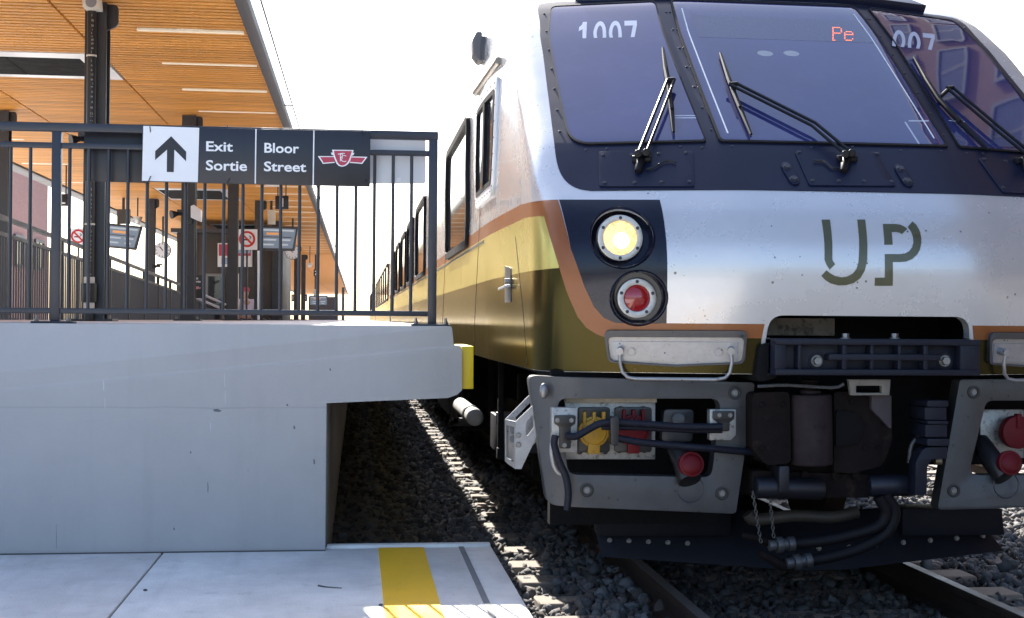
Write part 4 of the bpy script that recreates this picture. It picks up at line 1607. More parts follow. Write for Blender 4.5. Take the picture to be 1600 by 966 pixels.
M['chain'] = mat('chain_steel', (0.10, 0.10, 0.10), 0.5, metal=0.6)
chain(at(1176, 768, 5.97), at(1189, 848, 5.97)).obj('safety_chain', M['chain'], car)
chain(at(1203, 778, 5.99), at(1209, 840, 5.99)).obj('safety_chain', M['chain'], car)

# plough under the nose
YP = 6.62
pts_l = [at(934, 800, YP), at(946, 876, YP)]
pts_r = [at(1562, 797, YP), at(1584, 866, YP)]
apx = at(1320, 892, YP - 0.12)
q = MB()
zt = pts_l[0].z
front = [(pts_l[1].x, YP + 0.10, pts_l[1].z), (TC - 0.12, YP - 0.10, apx.z), (TC + 0.12, YP - 0.10, apx.z), (pts_r[1].x, YP + 0.10, pts_r[1].z)]
mid = [(pts_l[0].x + 0.03, YP + 0.16, 0.235), (TC - 0.12, YP - 0.03, 0.215), (TC + 0.12, YP - 0.03, 0.215), (pts_r[0].x + 0.03, YP + 0.16, 0.235)]
top = [(pts_l[0].x, YP + 0.22, zt), (TC - 0.12, YP + 0.08, zt - 0.02), (TC + 0.12, YP + 0.08, zt - 0.02), (pts_r[0].x, YP + 0.22, zt)]
vs = front + mid + top
bk = [(x, y + 0.03, z) for x, y, z in vs]
fs = []
for r in (0, 4):
    for i in range(3):
        fs.append((r + i, r + i + 1, r + 5 + i, r + 4 + i))
n = 12
fs += [tuple(n + i for i in reversed(f)) for f in fs]
loop = [0, 1, 2, 3, 7, 11, 10, 9, 8, 4]
for i in range(len(loop)):
    a_, c_ = loop[i], loop[(i + 1) % len(loop)]
    fs.append((a_, c_, n + c_, n + a_))
q.add(vs + bk, fs)
plow = q.obj('plough', M['plow'], car, bevel=0.006)
for i in range(5):
    t = i / 4
    p = Vector(mid[0]).lerp(Vector(mid[1]), 0.04 + 0.40 * t) + Vector((0.02, -0.012, -0.01))
    link('bolt', BOLT['mid'], plow, p)
for i in range(7):
    t = i / 6
    p = Vector(mid[2]).lerp(Vector(mid[3]), -0.12 + 1.06 * t) + Vector((0.0, -0.012, -0.01))
    if t < 0.2:
        p.y = YP - 0.045
    link('bolt', BOLT['mid'], plow, p)
for L in ([(935, 800), (1142, 800), (1142, 838), (938, 838)], [(1410, 795), (1566, 795), (1570, 836), (1410, 838)]):
    q = MB()
    q.plate([PX(L, YP + 0.02)], YP + 0.02, YP + 0.20)
    q.obj('plough_mount', M['plow'], car, bevel=0.006)

# stirrup bracket beside the near corner
Ya, Yb = 6.16, 6.40
q = MB()
fr = PX([(805.6, 659), (834, 632), (838, 655), (838, 683), (814.7, 733), (804.9, 733)], Ya)
slot = rpoly(PX([(822, 660), (834, 646), (834, 668), (825, 681), (821, 680)], Ya), 0.008, 2)
q.plate([fr, slot], Ya, Ya + 0.012)
x_a, z_a = fr[0]
x_e, z_e = fr[5]
back = PX([(788.8, 655.5), (832, 612), (838, 640), (838, 690), (797, 728), (789, 721)], Yb)
q.plate([back, rpoly(PX([(805, 652), (829, 628), (832, 640), (808, 664)], Yb), 0.006, 2)], Yb - 0.012, Yb)
lo, hi = Vector((x_e, Ya, z_e)), Vector((x_a, Ya, z_a))
lo2, hi2 = Vector((back[5][0], Yb, back[5][1])), Vector((back[0][0], Yb, back[0][1]))


def lerp4(u, v):
    return lo.lerp(lo2, u).lerp(hi.lerp(hi2, u), v)


for (u0, u1, v0, v1) in ((0, 1, 0, 0.12), (0, 1, 0.88, 1), (0, 0.14, 0.12, 0.88), (0.86, 1, 0.12, 0.88)):
    qv = [lerp4(u0, v0), lerp4(u1, v0), lerp4(u1, v1), lerp4(u0, v1)]
    q.add(qv + [p + Vector((0.010, 0.004, 0)) for p in qv], [(0, 1, 2, 3), (7, 6, 5, 4), (0, 1, 5, 4), (1, 2, 6, 5), (2, 3, 7, 6), (3, 0, 4, 7)])
br = q.obj('stirrup_bracket', M['alu'], car)
for px, py in ((810, 680), (810, 695)):
    link('bolt', BOLT['mid'], br, at(px, py, Ya))
for px, py in ((796, 672), (796, 686)):
    q = MB()
    p = at(px, py, 6.28)
    q.cyl(p + Vector((0.03, 0, 0)), p + Vector((0.01, -0.01, 0)), 0.018, 12)
    q.obj('bolt', M['bolt'], br)

# underframe, tank, hangers, wheels
q = MB()
q.box(TC - 1.25, TC + 1.25, 6.75, 8.0, 0.62, 1.09)
q.box(TC - 0.5, TC + 0.5, 6.4, 31.0, 0.5, 1.09)
q.box(TC - 1.3, TC + 1.3, 13.0, 17.2, 0.28, 1.09).box(TC - 1.3, TC + 1.3, 17.6, 22.5, 0.32, 1.09).box(TC - 1.25, TC + 1.25, 23.0, 24.2, 0.4, 1.09)
q.box(TC - 1.1, TC + 1.1, 12.0, 12.6, 0.35, 1.09)
q.obj('underframe_box', M['under'], car, bevel=0.01)
q = MB()
q.cyl((TC - 1.46, 9.9, 0.63), (TC - 1.46, 11.3, 0.63), 0.065, 20)
q.sphere((TC - 1.46, 9.9, 0.63), 0.065, 16, (1, 0.5, 1))
tk = q.obj('air_tank', mat('tank_grey', (0.42, 0.41, 0.39), 0.6, var=0.15, dirt=(0.15, 0.13, 0.11), dscale=15), car)
q = MB()
q.ring((TC - 1.46, 10.15, 0.63), (TC - 1.46, 10.22, 0.63), 0.063, 0.073, 20)
q.obj('tank_strap', M['steel'], tk)
zh = at(748, 712, 8.2).z
q = MB()
q.box(TC - 1.47, TC - 1.435, 8.17, 8.21, zh, 1.1)
q.box(TC - 1.475, TC - 1.39, 8.15, 8.22, zh - 0.02, zh + 0.05)
q.obj('hanger_frame', M['under'], car, bevel=0.004)
q = MB()
q.box(TC - 1.46, TC - 1.20, 8.3, 8.75, 0.52, 0.75)
q.box(TC - 1.47, TC - 1.19, 8.28, 8.32, 0.70, 0.78)
q.obj('equipment_case', M['steel'], car, bevel=0.006)
for yy, zz in ((12.0, 0.4), (11.6, 0.45)):
    q = MB()
    q.box(TC - 1.5, TC - 1.45, yy, yy + 0.05, zz, 1.1)
    q.box(TC - 1.5, TC - 1.3, yy, yy + 0.05, zz, zz + 0.05)
    q.obj('hanger_frame', M['steel'], car, bevel=0.004)
for yy in (8.7, 11.2, 26.5, 29.0):
    q = MB()
    for s_ in (-1, 1):
        xc = TC + s_ * 0.753
        q.cyl((xc - 0.06, yy, 0.455), (xc + 0.06, yy, 0.455), 0.455, 36)
        q.cyl((xc - s_ * 0.06, yy, 0.455), (xc - s_ * 0.09, yy, 0.455), 0.485, 36)
    q.cyl((TC - 1.0, yy, 0.455), (TC + 1.0, yy, 0.455), 0.09, 16)
    q.obj('wheelset', M['rail'], car, angle=30)
for ya in (8.0, 25.8):
    q = MB()
    for s_ in (-1, 1):
        xc = TC + s_ * 1.02
        q.plate([rpoly([(ya, 0.42), (ya + 0.5, 0.38), (ya + 1.1, 0.52), (ya + 2.8, 0.52), (ya + 3.4, 0.38), (ya + 3.9, 0.42), (ya + 3.9, 0.62), (ya + 3.0, 0.72), (ya + 0.9, 0.72), (ya, 0.62)], 0.05, 3)], xc - 0.07, xc + 0.07, axis='X')
        for yy in (ya + 0.7, ya + 3.2):
            q.cyl((xc, yy, 0.455), (xc + s_ * 0.16, yy, 0.455), 0.15, 18)
        q.cyl((xc, ya + 1.95, 0.6), (xc, ya + 1.95, 0.95), 0.12, 16)
    q.obj('truck_frame', M['under'], car, bevel=0.012)

# ------------------------------------------------------------------ the two railcars behind
def trailing_car(y0, label):
    t = thing('railcar', label, 'train car', (TC, y0, 0), group='railcars of the train')
    zs = [1.115, 1.3, 1.8, 2.4, 2.8, 3.0, 3.2, 3.35, 3.5, 3.6, 3.68, 3.74, 3.78, 3.8]
    prof = [(TC - fS(min(z, 3.799)), z) for z in zs] + [(TC + fS(min(z, 3.799)), z) for z in zs[::-1]]
    L = 25.4
    q = MB()
    n = len(prof)
    q.add([(x, y0, z) for x, z in prof] + [(x, y0 + L, z) for x, z in prof], [(i, (i + 1) % n, n + (i + 1) % n, n + i) for i in range(n)] + [tuple(range(n)), tuple(range(n, 2 * n))])
    q.obj('body', M['silver'], t)
    for nm, za, zb, m in (('olive_panel', ZB, zg, M['olive']), ('gold_stripe', zg, zl, M['gold']), ('orange_stripe', zl, zt0, M['orange'])):
        q = MB()
        xx = TC - 1.55
        q.box(xx - 0.006, xx + 0.02, y0 + 0.1, y0 + L - 0.1, za, zb)
        q.obj(nm, m, t)
    for i in range(7):
        ya = y0 + 2.0 + i * 3.1
        q = MB()
        q.plate([rrect(ya, ya + 2.3, 1.90, 2.76, 0.12)], TC - 1.57, TC - 1.52, axis='X')
        w = q.obj('side_window', M['side_glass'], t)
        q = MB()
        q.plate([rrect(ya - .05, ya + 2.35, 1.85, 2.81, 0.14), rrect(ya, ya + 2.3, 1.90, 2.76, 0.12)], TC - 1.585, TC - 1.52, axis='X')
        q.obj('window_frame', M['rubber'], w)
    q = MB()
    q.box(TC - 1.25, TC + 1.25, y0 + 0.8, y0 + L - 0.8, 0.35, 1.11)
    q.obj('underframe_box', M['under'], t)
    for yy in (2.7, 5.2, 20.2, 22.7):
        q = MB()
        for s_ in (-1, 1):
            q.cyl((TC + s_ * 0.753 - 0.06, y0 + yy, 0.455), (TC + s_ * 0.753 + 0.06, y0 + yy, 0.455), 0.455, 24)
        q.obj('wheelset', M['rail'], t)


zt0 = zt
zt0 = QZs(OR_OUT)[0][1]
trailing_car(Y0 + 26.2, 'second railcar of the train, coupled behind the leading one beside the platform')
trailing_car(Y0 + 52.2, 'last railcar of the train, far along the platform behind the second one')

# ------------------------------------------------------------------ ground, ballast, track
q = MB()
q.add([(-1500, -1500, -0.30), (1500, -1500, -0.30), (1500, 1500, -0.30), (-1500, 1500, -0.30)], [(0, 1, 2, 3)])
tag(q.obj('ground', mat('ground_dirt', (0.27, 0.25, 0.22), 0.95, var=0.35, vscale=0.4, bump=0.4, bscale=6), None), kind='structure')
q = MB()
q.add([(-0.4, -40, -0.205), (14, -40, -0.205), (14, 200, -0.205), (-0.4, 200, -0.205)], [(0, 1, 2, 3)])
tag(q.obj('track_bed', M['gravel'], None), kind='structure')


def ico():
    t = (1 + 5 ** 0.5) / 2
    v = np.array([(-1, t, 0), (1, t, 0), (-1, -t, 0), (1, -t, 0), (0, -1, t), (0, 1, t), (0, -1, -t), (0, 1, -t), (t, 0, -1), (t, 0, 1), (-t, 0, -1), (-t, 0, 1)], float)
    v /= np.linalg.norm(v[0])
    f = np.array([(0, 11, 5), (0, 5, 1), (0, 1, 7), (0, 7, 10), (0, 10, 11), (1, 5, 9), (5, 11, 4), (11, 10, 2), (10, 7, 6), (7, 1, 8), (3, 9, 4), (3, 4, 2), (3, 2, 6), (3, 6, 8), (3, 8, 9), (4, 9, 5), (2, 4, 11), (6, 2, 10), (8, 6, 7), (9, 8, 1)])
    return v, f


SL0 = 4.0


def stones(name, areas, m, label=None):
    iv, jf = ico()
    V, Fc = [], []
    n0 = 0
    for (x0, x1, y0, y1, dens, r0, r1, zf) in areas:
        n = int((x1 - x0) * (y1 - y0) * dens)
        c = np.stack([rng.uniform(x0, x1, n), rng.uniform(y0, y1, n), np.zeros(n)], 1)
        r = rng.uniform(r0, r1, n) * rng.choice([0.75, 1.0, 1.0, 1.25], n)
        if x1 > 1.2:                                     # few stones lie on the sleepers
            on = (np.abs(((c[:, 1] - SL0 + 0.265) % 0.53) - 0.265) < 0.125) & (((c[:, 0] > 0.97) & (c[:, 0] < 3.7)) | (c[:, 0] > 5.5)) & (rng.uniform(size=n) > np.where((c[:, 0] > 1.12) & (c[:, 0] < 3.4), 1.0, 0.2))
            c, r = c[~on], r[~on]
            n = len(c)
        c[:, 2] = zf(c[:, 0]) + rng.uniform(-0.5, 0.75, n) * r
        # deformed, flattened, randomly turned
        d = 1 + rng.uniform(-0.38, 0.38, (n, 12))
        s = rng.uniform(0.6, 1.35, (n, 1, 3)) * np.array([1.1, 1.0, 0.75])
        p = iv[None] * d[:, :, None] * s
        qn_ = rng.normal(size=(n, 4))
        qn_ /= np.linalg.norm(qn_, axis=1, keepdims=True)
        w, x, y, z = qn_.T
        Rm = np.stack([1 - 2 * (y * y + z * z), 2 * (x * y - z * w), 2 * (x * z + y * w), 2 * (x * y + z * w), 1 - 2 * (x * x + z * z), 2 * (y * z - x * w),
                       2 * (x * z - y * w), 2 * (y * z + x * w), 1 - 2 * (x * x + y * y)], 1).reshape(n, 3, 3)
        p = np.einsum('nij,nkj->nki', Rm, p) * r[:, None, None] + c[:, None, :]
        V.append(p.reshape(-1, 3))
        Fc.append((jf[None] + (np.arange(n) * 12)[:, None, None] + n0).reshape(-1, 3))
        n0 += n * 12
    V = np.concatenate(V)
    Fc = np.concatenate(Fc)
    me = bpy.data.meshes.new(name)
    me.vertices.add(len(V))
    me.vertices.foreach_set('co', V.astype(np.float32).ravel())
    me.loops.add(Fc.size)
    me.loops.foreach_set('vertex_index', Fc.astype(np.int32).ravel())
    me.polygons.add(len(Fc))
    me.polygons.foreach_set('loop_start', (np.arange(len(Fc)) * 3).astype(np.int32))
    me.polygons.foreach_set('loop_total', np.full(len(Fc), 3, np.int32))
    me.update(calc_edges=True)
    me.validate()
    me.materials.append(m)
    o = link(name, me)
    return tag(o, label, kind='stuff')


hump = lambda x: -0.195 - 0.03 * np.clip((x - 1.1) * -1.2, 0, 1) + 0.035 * np.clip((x - 1.10) * 8, 0, 1)
flat = lambda x: -0.20 + 0 * x
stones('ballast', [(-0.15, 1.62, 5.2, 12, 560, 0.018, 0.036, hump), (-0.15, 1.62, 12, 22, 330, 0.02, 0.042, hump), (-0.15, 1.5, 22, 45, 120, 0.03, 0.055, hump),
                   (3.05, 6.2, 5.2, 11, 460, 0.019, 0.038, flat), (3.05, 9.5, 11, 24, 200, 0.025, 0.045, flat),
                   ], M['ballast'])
stones('dark_ballast', [(1.66, 3.02, 4.2, 9, 620, 0.018, 0.036, lambda x: -0.175 + 0 * x), (1.66, 3.02, 9, 14, 240, 0.02, 0.04, lambda x: -0.175 + 0 * x)], M['dark_stone'])  # darker tone of stone between the rails


def track(xc, y0, y1, label, ys):
    t = thing('railway_track', label, 'railway track', (xc, y0, -0.2))
    b = MB()
    b.box(-1.37, 1.37, -0.115, 0.115, -0.17, 0.0)
    sl = b.mesh('sleeper', M['tie'], bevel=0.008, seg=1)
    tpm = MB()
    tpm.box(-0.17, 0.17, -0.085, 0.085, 0.0, 0.012)
    tp = tpm.mesh('tie_plate', M['rail'])
    spm = MB()
    spm.box(-0.011, 0.011, -0.011, 0.011, 0.012, 0.036)
    spk = spm.mesh('spike', M['rail'])
    y = ys[0]
    while y < ys[1]:
        o = link('sleeper', sl, t, (xc + random.uniform(-.02, .03), y, -0.158 + random.uniform(-.006, .006)))
        o.rotation_euler = (0, 0, random.uniform(-.012, .012))
        if y < 12 and xc < 4:
            for s_ in (-1, 1):
                link('tie_plate', tp, o, (xc + s_ * 0.7525, y, -0.158))
                for dx in (-0.115, 0.115):
                    link('spike', spk, o, (xc + s_ * 0.7525 + dx, y + 0.04 * (1 if dx > 0 else -1), -0.158))
        y += 0.53
    prof = [(-.07, -.155), (.07, -.155), (.07, -.143), (.02, -.125), (.011, -.115), (.011, -.045), (.034, -.032), (.036, -.008), (.028, 0), (-.028, 0), (-.036, -.008), (-.034, -.032), (-.011, -.045), (-.011, -.115), (-.02, -.125), (-.07, -.143)]
    for s_ in (-1, 1):
        xr = xc + s_ * 0.7525
        b = MB()
        b.plate([[(xr + a_, z) for a_, z in prof]], y0, y1)
        rl = b.obj('rail', M['rail'], t)
        b = MB()
        b.box(xr - 0.027, xr + 0.027, y0, y1, -0.002, 0.0025)
        b.obj('running_surface', M['rail_top'], rl)
    return t


track(TC, -6, 170, 'railway track under the train, rusty rails on wooden sleepers', (4.0, 60))
track(TC + 4.5, -6, 170, 'empty second railway track beyond the train on sunlit ballast', (4.0, 36))

# ------------------------------------------------------------------ low platform
lp = bpy.data.objects.new('low_platform', None)
COL.objects.link(lp)
WLOC[lp.name] = Vector((0, 6, 0))
lp.location = (0, 6, 0)
lp['kind'] = 'structure'
ZL = 0.10
for x0, x1 in ((-12, -4.1), (-4.088, -1.026), (-1.014, 0.570), (0.592, 0.752)):
    q = MB()
    q.box(x0, x1, -14, 7.40, -0.25, ZL)
    q.obj('paving_slab', M['paving'], lp, bevel=0.010 if x1 > 0.7 else 0.004)
q = MB()
q.box(-4.2, 0.6, -13.9, 7.39, -0.25, ZL - 0.012)
q.obj('joint_filler', M['joint'], lp)
q = MB()
q.box(0.567, 0.595, -14, 7.385, ZL - 0.03, ZL + 0.0035)
q.obj('edge_gap_seal', mat('grey_sealant', (0.19, 0.19, 0.19), 0.9, var=0.2), lp)
q = MB()
q.box(0.126, 0.374, -14, 7.335, ZL - 0.002, ZL + 0.004)
q.obj('yellow_line', M['yellow_paint'], lp)
q = MB()
q.box(-0.155, 0.745, 7.345, 7.405, ZL - 0.2, ZL + 0.018)
q.obj('end_kerb', M['paving'], lp, bevel=0.008)

# ------------------------------------------------------------------ raised platform
YW = 7.28
rp = thing('raised_platform', 'raised concrete platform with a blank grey end wall and overhanging edge', 'platform', (-3, YW, -0.2))
PT = 1.319
prof = [(-14, -0.25), (-0.161, -0.25), (-0.161, 0.898)] + PX([(700, 622), (714, 617), (722, 610), (722, 547), (719, 541), (709, 540), (706, 510)], YW)
prof = [(x, z) for x, z in prof] + [(-14, PT)]
prof[-2] = (prof[-2][0], PT)
q = MB()
q.plate([rpoly(prof, [0, 0, 0.006, 0.03, 0.01, 0.01, 0.01, 0.012, 0.012, 0.015, 0], 4)], YW, YW + 1.7)
q.obj('end_wall', M['concrete'], rp, bevel=0.006)
q = MB()
hole = [(-3.75, 34.5), (-2.62, 34.5), (-2.62, 39.6), (-3.75, 39.6)]
q.plate([[(-4.2, YW + 1.7), (0.573, YW + 1.7), (0.573, 165), (-4.2, 165)], hole], 0.98, PT - 0.001, axis='Z')
q.obj('deck', M['paving'], rp)
q = MB()
q.box(-0.36, -0.163, YW + 1.7, 165, -0.25, 0.98)
q.obj('side_wall', M['concrete'], rp)
q = MB()
q.box(-4.2, -4.0, YW + 1.7, 165, -0.25, 0.98)
q.obj('rear_wall', M['concrete'], rp)
q = MB()
for i in range(9):
    q.box(-3.75, -2.62, 34.5 + i * 0.3, 39.6, 1.16 - 0.165 * (i + 1) - 0.05, 1.16 - 0.165 * (i + 1))
q.obj('stair_flight', M['concrete'], rp)
q = MB()
z0, z1 = at(731, 608, YW + 0.05).z, at(731, 541, YW + 0.05).z
q.box(0.577, 0.642, YW + 0.05, YW + 0.65, z0, z1)
q.obj('yellow_edge_bumper', M['yellow_plastic'], rp, bevel=0.005)
q = MB()
q.box(-14, -4.2, YW + 1.7, 60, -0.28, 0.75)
tag(q.obj('lower_walkway', M['paving'], None), kind='structure')

q = MB()
q.box(-14, -0.16, YW - 0.010, YW + 0.001, ZL - 0.01, ZL + 0.006)
q.obj('base_joint', M['joint'], rp)

# marks on the wall face
dm = mat('lime_drip', (0.55, 0.55, 0.56), 0.9, var=0.2)
for x0, ya, yb, w in ((162, 596, 612, 2.2), (164, 624, 640, 1.6), (351, 585, 606, 1.8), (352, 612, 632, 1.0), (329, 662, 676, 1.6)):
    q = MB()
    q.plate([PX([(x0 - w / 2, ya), (x0 + w * .2, ya - 2), (x0 + w / 2, (ya + yb) / 2), (x0 + w * .3, yb), (x0 - w * .3, yb - 3)], YW)], YW - 0.0008, YW + 0.002)
    q.obj('lime_drip', dm, rp)
dk = mat('dark_stain', (0.15, 0.15, 0.16), 0.9, var=0.3)
for x0, ya, yb, w in ((325, 754, 770, 1.6), (491, 718, 726, 3.0), (460, 666, 671, 3.0), (272, 825, 829, 2.5), (298, 706, 709, 2.5), (516, 576, 580, 2.5), (340, 640, 644, 14.0), (449, 632, 635, 3.0), (88, 820, 858, 0.8)):
    q = MB()
    q.plate([PX([(x0 - w / 2, ya), (x0, ya - 1), (x0 + w / 2, (ya + yb) / 2), (x0 + w * .2, yb), (x0 - w * .4, yb - 1)], YW)], YW - 0.0008, YW + 0.002)
    q.obj('dark_stain', dk, rp)

# ------------------------------------------------------------------ railing on the wall
YR = 7.40
rl = thing('platform_railing', 'dark metal railing with upright bars along the end of the raised platform', 'railing', (-0.8, YR, PT))
XE = at(676, 350, YR).x
q = MB()
q.box(-2.6, XE + 0.026, YR - 0.023, YR + 0.023, 2.352, 2.398)
q.obj('top_rail', M['rail_paint'], rl, bevel=0.004)
q = MB()
q.box(-2.6, XE, YR - 0.014, YR + 0.014, 2.262, 2.292)
q.obj('upper_rail', M['rail_paint'], rl, bevel=0.003)
q = MB()
q.box(-2.6, XE, YR - 0.014, YR + 0.014, 1.372, 1.402)
q.obj('bottom_rail', M['rail_paint'], rl, bevel=0.003)
XP = at(88, 350, YR).x
for xp in (XE, XP):
    q = MB()
    q.box(xp - 0.024, xp + 0.024, YR - 0.022, YR + 0.022, PT, 2.353)
    po = q.obj('post', M['rail_paint'], rl, bevel=0.004)
    q = MB()
    q.box(xp - 0.115, xp + 0.10, YR - 0.06, YR + 0.06, PT, PT + 0.012)
    q.obj('base_plate', M['rail_paint'], po, bevel=0.003)
    for dx in (-0.09, 0.075):
        q = MB()
        q.cyl((xp + dx, YR - 0.035, PT + 0.012), (xp + dx, YR - 0.035, PT + 0.026), 0.013, 6)
        q.cyl((xp + dx, YR - 0.035, PT + 0.02), (xp + dx, YR - 0.035, PT + 0.044), 0.007, 8)
        q.obj('anchor_bolt', M['bolt'], po)
q = MB()
q.cyl((0, 0, 1.40), (0, 0, 2.264), 0.0095, 10)
bal = q.mesh('baluster', M['rail_paint'])
x = at(642.3, 380, YR).x
while x > -2.5:
    if abs(x - XP) > 0.04:
        link('baluster', bal, rl, (x, YR, 0))
    x -= 0.1022

# ------------------------------------------------------------------ the way-out sign
YS = 7.335


def sp(pts):
    return [(x / 4.2105 + 210, y / 4.2105 + 190) for x, y in pts]


sg_o = thing('exit_sign', 'dark wayfinding sign reading Exit Sortie Bloor Street with a white arrow panel', 'sign', at(400, 290, YS))
q = MB()
c_ = PX([(223, 198), (579, 205), (578, 292), (221, 284)], YS)
q.plate([c_], YS, YS + 0.012)
q.obj('sign_board', M['sign_dark'], sg_o, bevel=0.002)
q = MB()
q.plate([PX(sp([(59, 29), (427, 42), (417, 399), (50, 390)]), YS)], YS - 0.002, YS)
q.obj('arrow_panel', M['sign_white'], sg_o)
q = MB()
q.plate([PX(sp([(242, 97), (341, 199), (340, 262), (263, 185), (259, 333), (213, 332), (215, 185), (136, 254), (137, 195)]), YS - 0.002)], YS - 0.0035, YS - 0.002)
q.obj('arrow', M['ink_black'], sg_o)
for x in (800, 1181):
    q = MB()
    q.plate([PX(sp([(x - 4, 50 if x < 1000 else 60), (x + 4, 50 if x < 1000 else 60), (x - 1, 409 if x < 1000 else 418), (x - 9, 408 if x < 1000 else 418)]), YS)], YS - 0.0015, YS)
    q.obj('divider_line', M['sign_white'], sg_o)
for s_, xa, xb, yb, yt in (('Exit', 472, 648, 195, 132), ('Sortie', 470, 741, 322, 257), ('Bloor', 855, 1083, 206, 143), ('Street', 852, 1130, 328, 266)):
    (x0, z0), (x1, z1) = PX(sp([(xa, yb), (xb, yb)]), YS)
    h = PX(sp([(xa, yt)]), YS)[0][1] - z0
    q = MB()
    text_box(q, s_, x0, (z0 + z1) / 2, x1 - x0, h, YS - 0.0016, bold=0.020)
    q.obj('lettering', M['sign_white'], sg_o)


def badge(par, Y, mp, m1, m2, big=True):
    W = [(1207, 228), (1312, 228), (1318, 272), (1240, 279)]
    W2 = [(1533, 233), (1426, 230), (1416, 272), (1499, 279)]
    SH = [(1300, 186), (1443, 188), (1436, 206), (1447, 207), (1440, 222), (1428, 226), (1420, 256), (1408, 278), (1390, 292), (1365, 298), (1345, 292), (1330, 278), (1320, 256), (1308, 222), (1297, 218), (1293, 205), (1305, 204)]
    IN = [(1312, 193), (1431, 195), (1422, 222), (1412, 252), (1400, 272), (1384, 286), (1365, 291), (1349, 285), (1338, 272), (1328, 250), (1318, 222)]
    IW = [(1222, 234), (1312, 234), (1318, 266), (1244, 272)]
    IW2 = [(1520, 239), (1427, 236), (1418, 266), (1495, 272)]
    q = MB()
    for L in (W, W2, SH):
        q.plate([PX(mp(L), Y)], Y - 0.0012, Y)
    q.obj('badge_outline', m2, par)
    q = MB()
    for L in (IW, IW2):
        q.plate([PX(mp(L), Y)], Y - 0.0018, Y - 0.0004)
    q.plate([PX(mp(IN), Y)], Y - 0.0024, Y - 0.0004)
    q.obj('badge', m1, par)
    q = MB()
    for s_, xa, xb, yb, yt in (('T', 1338, 1372, 262, 212), ('C', 1356, 1394, 266, 222), ('T', 1352, 1384, 248, 208)):
        (x0, z0), (x1, z1) = PX(mp([(xa, yb), (xb, yb)]), Y)
        h = PX(mp([(xa, yt)]), Y)[0][1] - z0
        text_box(q, s_, x0, z0, x1 - x0, h, Y - 0.0032, bold=-0.012, thick=0.0006)
    q.obj('badge_letters', m2, par)


badge(sg_o, YS, sp, M['red_badge'], M['sign_white'])
for px, py, d in ((234, 201, 6), (232, 280, -5), (355, 199, 4), (355, 283, -5), (566, 207, 5), (572, 283, 3)):
    q = MB()
    p = at(px, py, YS - 0.006)
    q.tube([p + Vector((0.0, 0.03, 0.02 * d / 5)), p + Vector((0, 0, 0.012 * d / 5)), p + Vector((0.004 if d > 0 else 0.012, -0.002, -0.016 * d / 5))], 0.0025, 6)
    q.obj('cable_tie', M['ink_black'], sg_o)
o = MB()
o.plate([PX([(132, 206), (232, 206), (232, 286), (131, 283)], 7.45)], 7.45, 7.465)
tag(o.obj('sign_back', M['ink_black'], None, bevel=0.002), 'blank black board mounted behind the railing beside the arrow panel', 'sign')
o = MB()
o.plate([rpoly(PX([(576, 216), (665, 215), (665, 287), (576, 287)], 7.47), [0.0, 0.0, 0.02, 0.0], 4)], 7.47, 7.48)
pb_ = o.obj('notice_panel', mat('notice_pale', (0.68, 0.70, 0.74), 0.5, var=0.03), None, bevel=0.002)
tag(pb_, 'pale grey blank panel behind the bars at the end post', 'panel')
q = MB()
q.plate([PX([(620, 278), (626, 278), (626, 284), (620, 284)], 7.469)], 7.465, 7.469)
q.obj('reflector', M['sign_white'], pb_)

M['panel_black'] = mat('ceiling_black', (0.010, 0.010, 0.010), 0.8, spec=0.1)
# ------------------------------------------------------------------ canopy
ZC = 4.35
XF = -1.15
cn = thing('platform_canopy', 'long timber lined canopy with slatted ceiling and dark edge trim', 'canopy', (-3.8, 12, PT))
PAN = [(-2.915, XF), (-4.70, -2.945), (-6.62, -4.73)]
REC = [(-4.66, -2.945, 15.55, 17.15), (-4.66, -2.945, 31.4, 34.2), (-4.66, -2.945, 43.0, 46.5)]
LB = [14.19 + 1.805 * i for i in range(26)]
for k, (x0, x1) in enumerate(PAN):
    q = MB()
    y = 8.6
    while y < 62:
        y += 0.135
        xa = x0
        if k == 1 and any(r[2] - 0.05 < y < r[3] + 0.05 for r in REC):
            continue
        if k == 0 and min(abs(y - l) for l in LB) < 0.06:
            q.box(x0, x0 + 0.62, y - 0.047, y + 0.047, ZC, ZC + 0.03)
            q.box(x1 - 0.045, x1, y - 0.047, y + 0.047, ZC, ZC + 0.03)
            continue
        q.box(x0, x1, y - 0.040, y + 0.040, ZC, ZC + 0.05)
    tag(q.obj('soffit_slats', M['wood'], cn), kind='stuff')
    q = MB()
    q.box(x0, x1, 62.05, 160, ZC, ZC + 0.03)
    q.obj('soffit_board', M['wood'], cn)
q = MB()
q.box(-6.64, XF - 0.01, 8.5, 160, ZC + 0.055, ZC + 0.068)
q.obj('soffit_backing', M['wood_gap'], cn)
q = MB()
q.box(-7.2, XF - 0.02, 8.4, 160, ZC + 0.07, ZC + 0.16)
q.obj('roof_deck', M['fascia'], cn)
q = MB()
q.box(XF - 0.012, XF + 0.108, 8.4, 160, ZC - 0.035, ZC + 0.07)
q.obj('edge_fascia', M['fascia'], cn, bevel=0.004)
q = MB()
q.box(-6.74, -6.64, 8.4, 160, ZC - 0.035, ZC + 0.06)
q.obj('edge_fascia', M['fascia'], cn, bevel=0.004)
q = MB()
q.tube([(-0.93, 8.4, ZC + 0.02), (-0.93, 160, ZC + 0.02)], 0.011, 6)
for yy in range(12, 70, 7):
    q.box(-1.06, -0.925, yy - 0.01, yy + 0.01, ZC + 0.012, ZC + 0.028)
q.obj('edge_cable', M['steel'], cn)
q = MB()
q.box(-2.30, XF - 0.055, -0.036, 0.036, -0.006, 0.02)
lbm = q.mesh('light_bar', M['lampbar'], bevel=0.003, seg=1)
for y in LB:
    link('light_bar', lbm, cn, (0, y, ZC))
q = MB()
